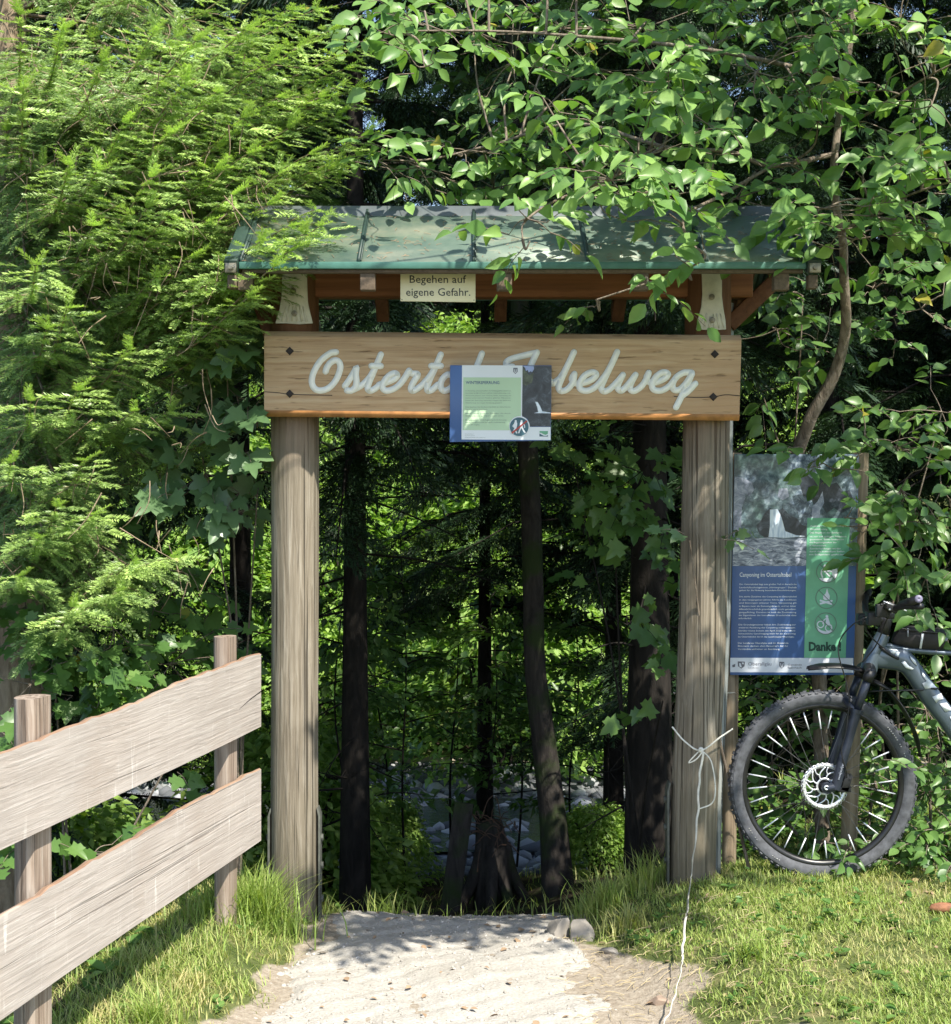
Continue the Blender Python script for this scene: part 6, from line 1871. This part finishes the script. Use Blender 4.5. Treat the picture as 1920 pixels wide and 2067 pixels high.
x, y = sample(150000, (0.35, 3.0), (4.0, 7.4), lawn_prob)
h = g.uniform(0.012, 0.040, len(x)) * (1 + 0.5 * sstep(5.6, 6.2, y))
blades("grass", x, y, h, g.uniform(0.2, 1.3, len(x)), g.uniform(0.0022, 0.0045, len(x)), M['grass'], np.clip(g.normal(0.16, 0.25, len(x)) + 0.35 * (patchy(x, y) < 0.3), 0, 1), label="short mown turf on the rising bank under the bicycle")


x, y = sample(60000, (-1.9, -0.5), (3.6, 6.3), left_prob)
h = g.uniform(0.015, 0.055, len(x)) * (1 + 0.5 * (fence_d(x, y) > -0.1))
blades("grass", x, y, h, g.uniform(0.2, 1.3, len(x)), g.uniform(0.0022, 0.0045, len(x)), M['grass'], np.clip(g.normal(0.3, 0.3, len(x)) + 0.3 * (patchy(x, y) < 0.35), 0, 1), label="dry patchy grass between the plank fence and the gravel path")


def tuft(cx_, cy_, n_, rad, h0, h1, label, dry=0.05):
    r_ = np.abs(g.normal(0, rad, n_)); a = g.uniform(0, 6.28, n_)
    x = cx_ + r_ * np.cos(a) * 1.3; y = cy_ + r_ * np.sin(a)
    o = blades("grass_tuft", x, y, g.uniform(h0, h1, n_), g.uniform(0.15, 1.0, n_), g.uniform(0.003, 0.006, n_), M['grass'], np.clip(g.normal(dry, 0.15, n_), 0, 1))
    del o["kind"]
    return tag(o, label, "grass")


tuft(-0.80, 5.72, 700, 0.075, 0.10, 0.27, "lush tall green tuft at the foot of the round gateway post")
tuft(-0.95, 5.62, 380, 0.07, 0.08, 0.2, "tall grass clump at the foot of the fence post next to the gateway")
tuft(0.50, 6.02, 170, 0.055, 0.07, 0.2, "tall thin grass tuft above the path stones", 0.2)
tuft(0.66, 6.02, 170, 0.06, 0.07, 0.22, "tall grass tuft in front of the thick black trunk", 0.2)
tuft(0.57, 5.72, 150, 0.05, 0.05, 0.13, "drying low tuft on the path's worn edge", 0.5)
tuft(-1.0, 4.66, 200, 0.05, 0.06, 0.17, "curled green tuft under the lower fence plank", 0.1)
tuft(-0.38, 6.5, 90, 0.08, 0.05, 0.14, "dark shaded tuft on the earth lip just beyond the gateway", 0.1)
tuft(0.9, 5.05, 120, 0.035, 0.05, 0.11, "dark green tuft standing on the edge of the lawn", 0.1)
x, y = sample(7000, (-3.0, 3.0), (6.2, 12.0), lambda x, y: 0.25 + 0.5 * patchy(x, y) * (x > 0.1))
blades("grass", x, y, g.uniform(0.03, 0.12, len(x)), g.uniform(0.2, 1.2, len(x)), g.uniform(0.003, 0.007, len(x)), M['grass'], np.clip(g.normal(0.2, 0.2, len(x)), 0, 1), label="sparse woodland grass in the shade beyond the gateway")

# low broad-leaved weeds in the turf
def weeds(name, n_, prob, xr, yr, size, mat_, label):
    x, y = sample(n_, xr, yr, prob)
    m_ = len(x); rr = np.random.default_rng(m_)
    rep = 5
    x = np.repeat(x, rep); y = np.repeat(y, rep)
    a = rr.uniform(0, 6.28, len(x))
    p = np.stack([x, y, gz(x, y) + rr.uniform(0.0, 0.03, len(x))], 1)
    d = np.stack([np.cos(a), np.sin(a), rr.uniform(0.1, 0.7, len(x))], 1)
    o = foliage_obj(name, None, T_OVAL, p, d, np.array([0, 0, 1.0]) + rr.normal(0, .2, (len(x), 3)), size * rr.uniform(.5, 1.2, len(x)), mat_)
    return tag(o, label, "weeds", None, "stuff")


weeds("weeds", 900, lambda x, y: lawn_prob(x, y) * 0.5, (0.4, 3.0), (4.0, 6.6), 0.035, M['leaf_bush'], "small clover and broad leaves scattered through the lawn")
weeds("weeds", 500, lambda x, y: left_prob(x, y) * 0.6, (-1.9, -0.5), (3.6, 6.3), 0.035, M['leaf_bush'], "small broad leaves in the grass along the fence")
weeds("undergrowth", 2600, lambda x, y: sstep(1.0, 1.5, x) * sstep(6.05, 6.4, y) * 0.9, (0.9, 4.0), (6.0, 8.5), 0.06, M['leaf_bush'], "low leafy ground cover behind the bicycle and board")
weeds("undergrowth", 3600, lambda x, y: sstep(0.15, 0.5, fence_d(x, y)) * 0.8, (-5.0, -0.6), (3.5, 11), 0.07, M['leaf_bush'], "shaded leafy ground cover beyond the fence")

# loose stones on the path and along the stream
bm = bmesh.new(); bmesh.ops.create_icosphere(bm, subdivisions=1, radius=1)
pv = np.array([v_.co[:] for v_ in bm.verts]); pf = np.array([[v_.index for v_ in f_.verts] for f_ in bm.faces]); bm.free()
pv = pv * (1 + 0.18 * np.sin(5 * pv[:, :1] + 3 * pv[:, 1:2]))


def pebbles(name, x, y, s, zf, mat_, label, flat_=0.55):
    n_ = len(x); rr = np.random.default_rng(n_ + 1)
    a = rr.uniform(0, 6.28, n_)
    d = np.stack([np.cos(a), np.sin(a), rr.normal(0, .15, n_)], 1)
    V, fs = scatter(pv, [pf], np.stack([x, y, zf(x, y)], 1), frames(d, np.tile([0, 0, 1.0], (n_, 1))), np.stack([s, s * rr.uniform(.6, .9, n_), s * flat_], 1))
    me = np_mesh(name, V, fs, mat_, False); o = bpy.data.objects.new(name, me); sc.collection.objects.link(o)
    return tag(o, label, "stones", None, "stuff")


t = NT("stream cobble").set(0.9, 0, 0.25)
gi = t.n("NewGeometry"); t.base(t.ramp(gi.outputs["Random Per Island"], [(0, (0.06, 0.065, 0.07)), (0.6, (0.16, 0.165, 0.175)), (1, (0.36, 0.37, 0.38))])); M['cobble'] = t.m
t = NT("gravel stones").set(0.9, 0, 0.2)
gi = t.n("NewGeometry"); t.base(t.mix(0.5, t.ramp(gi.outputs["Random Per Island"], [(0, (0.20, 0.185, 0.16)), (0.6, (0.38, 0.355, 0.31)), (1, (0.55, 0.53, 0.49))]), t.ramp(t.noise(t.coord(), 90, 3), [(0.3, (0.25, 0.23, 0.2)), (0.7, (0.47, 0.44, 0.4))]))); M['pebble'] = t.m
pp = lambda x, y: (np.clip(np.minimum(x - path_edges(y)[0], path_edges(y)[1] - x) + 0.05, 0, 1) > 0) * 1.0
x, y = sample(5200, (-0.95, 0.8), (4.0, 6.6), pp)
pebbles("gravel", x, y, 0.0018 + 0.008 * g.uniform(0, 1, len(x)) ** 4, lambda x, y: path_z(x, y) + 0.001, M['pebble'], "loose pale grit on the path")
x, y = sample(300, (-0.85, -0.5), (4.2, 5.6), lambda x, y: np.exp(-((x - path_edges(y)[0]) / 0.08) ** 2))
pebbles("gravel", x, y, 0.006 + 0.016 * g.uniform(0, 1, len(x)) ** 3, lambda x, y: path_z(x, y) + 0.002, M['pebble'], "coarser stones along the path's grassy edge")
x, y = sample(5200, (-7, 6), (12.8, 17.6), lambda x, y: 0.9 - 0.6 * ((y > 14.4) & (y < 15.8)))
pebbles("cobbles", x, y, 0.03 + 0.13 * g.uniform(0, 1, len(x)) ** 2.5, lambda x, y: gz(x, y) + 0.02, M['cobble'], "pale cobbles in the stream bed")
q = MB()
for _ in range(330):                                      # needles, twigs and bits of leaf lying on the roof
    xx = g.uniform(X0 + .03, X1 - .03); tt = g.uniform(0.02, 0.97) ** 1.3; a = g.uniform(0, 6.28); L_ = g.uniform(0.006, 0.03)
    p0_ = roof_pt(xx, tt, 0.002); p1_ = roof_pt(min(X1, max(X0, xx + L_ * math.cos(a))), min(1, max(0, tt + L_ * math.sin(a) / 0.54)), 0.004)
    q.tube([p0_, (p0_ + p1_) / 2 + [0, 0, .002], p1_], 0.0011, 3, False)
o = q.build("roof_litter", M['deadtwig'], None); tag(o, "needles and twig bits fallen on the green roof", "litter", None, "stuff")
def fallen(name, n_, xr_, yr_, zf, label):
    x_, y_ = g.uniform(*xr_, n_), g.uniform(*yr_, n_); a_ = g.uniform(0, 6.28, n_)
    p_ = np.stack([x_, y_, zf(x_, y_) + 0.006], 1); d_ = np.stack([np.cos(a_), np.sin(a_), g.normal(0, .15, n_)], 1)
    o_ = foliage_obj(name, None, T_OVAL, p_, d_, np.array([0, 0, 1.0]) + g.normal(0, .3, (n_, 3)), g.uniform(.012, .04, n_), M['deadtwig'])
    return tag(o_, label, "litter", None, "stuff")


fallen("leaf_litter", 90, (-0.65, 0.5), (4.5, 6.3), path_z, "dry brown leaf scraps scattered on the pale path")
fallen("leaf_litter", 160, (0.4, 2.4), (4.4, 6.4), gz, "dry brown leaf scraps caught in the lawn")
# dry stalks and twigs lying on the soil
q = MB()
for _ in range(420):
    xx, yy = g.uniform(0.3, 1.1), g.uniform(4.2, 5.7)
    if g.uniform() > 0.9 - 0.5 * abs(xx - 0.65): continue
    a = g.uniform(0, 6.28); L_ = g.uniform(0.02, 0.07)
    p0_ = np.array([xx, yy, gz(xx, yy) + 0.006]); p1_ = np.array([xx + L_ * math.cos(a), yy + L_ * math.sin(a), 0]); p1_[2] = gz(p1_[0], p1_[1]) + 0.01
    q.tube([p0_, (p0_ + p1_) / 2 + [0, 0, .005], p1_], 0.0012, 3, False)
o = q.build("dry_straw_litter", m_simple("dry straw", (0.42, 0.34, 0.2), 0.85), None); tag(o, "dry stalks and twigs scattered on the bare soil", "litter", None, "stuff")
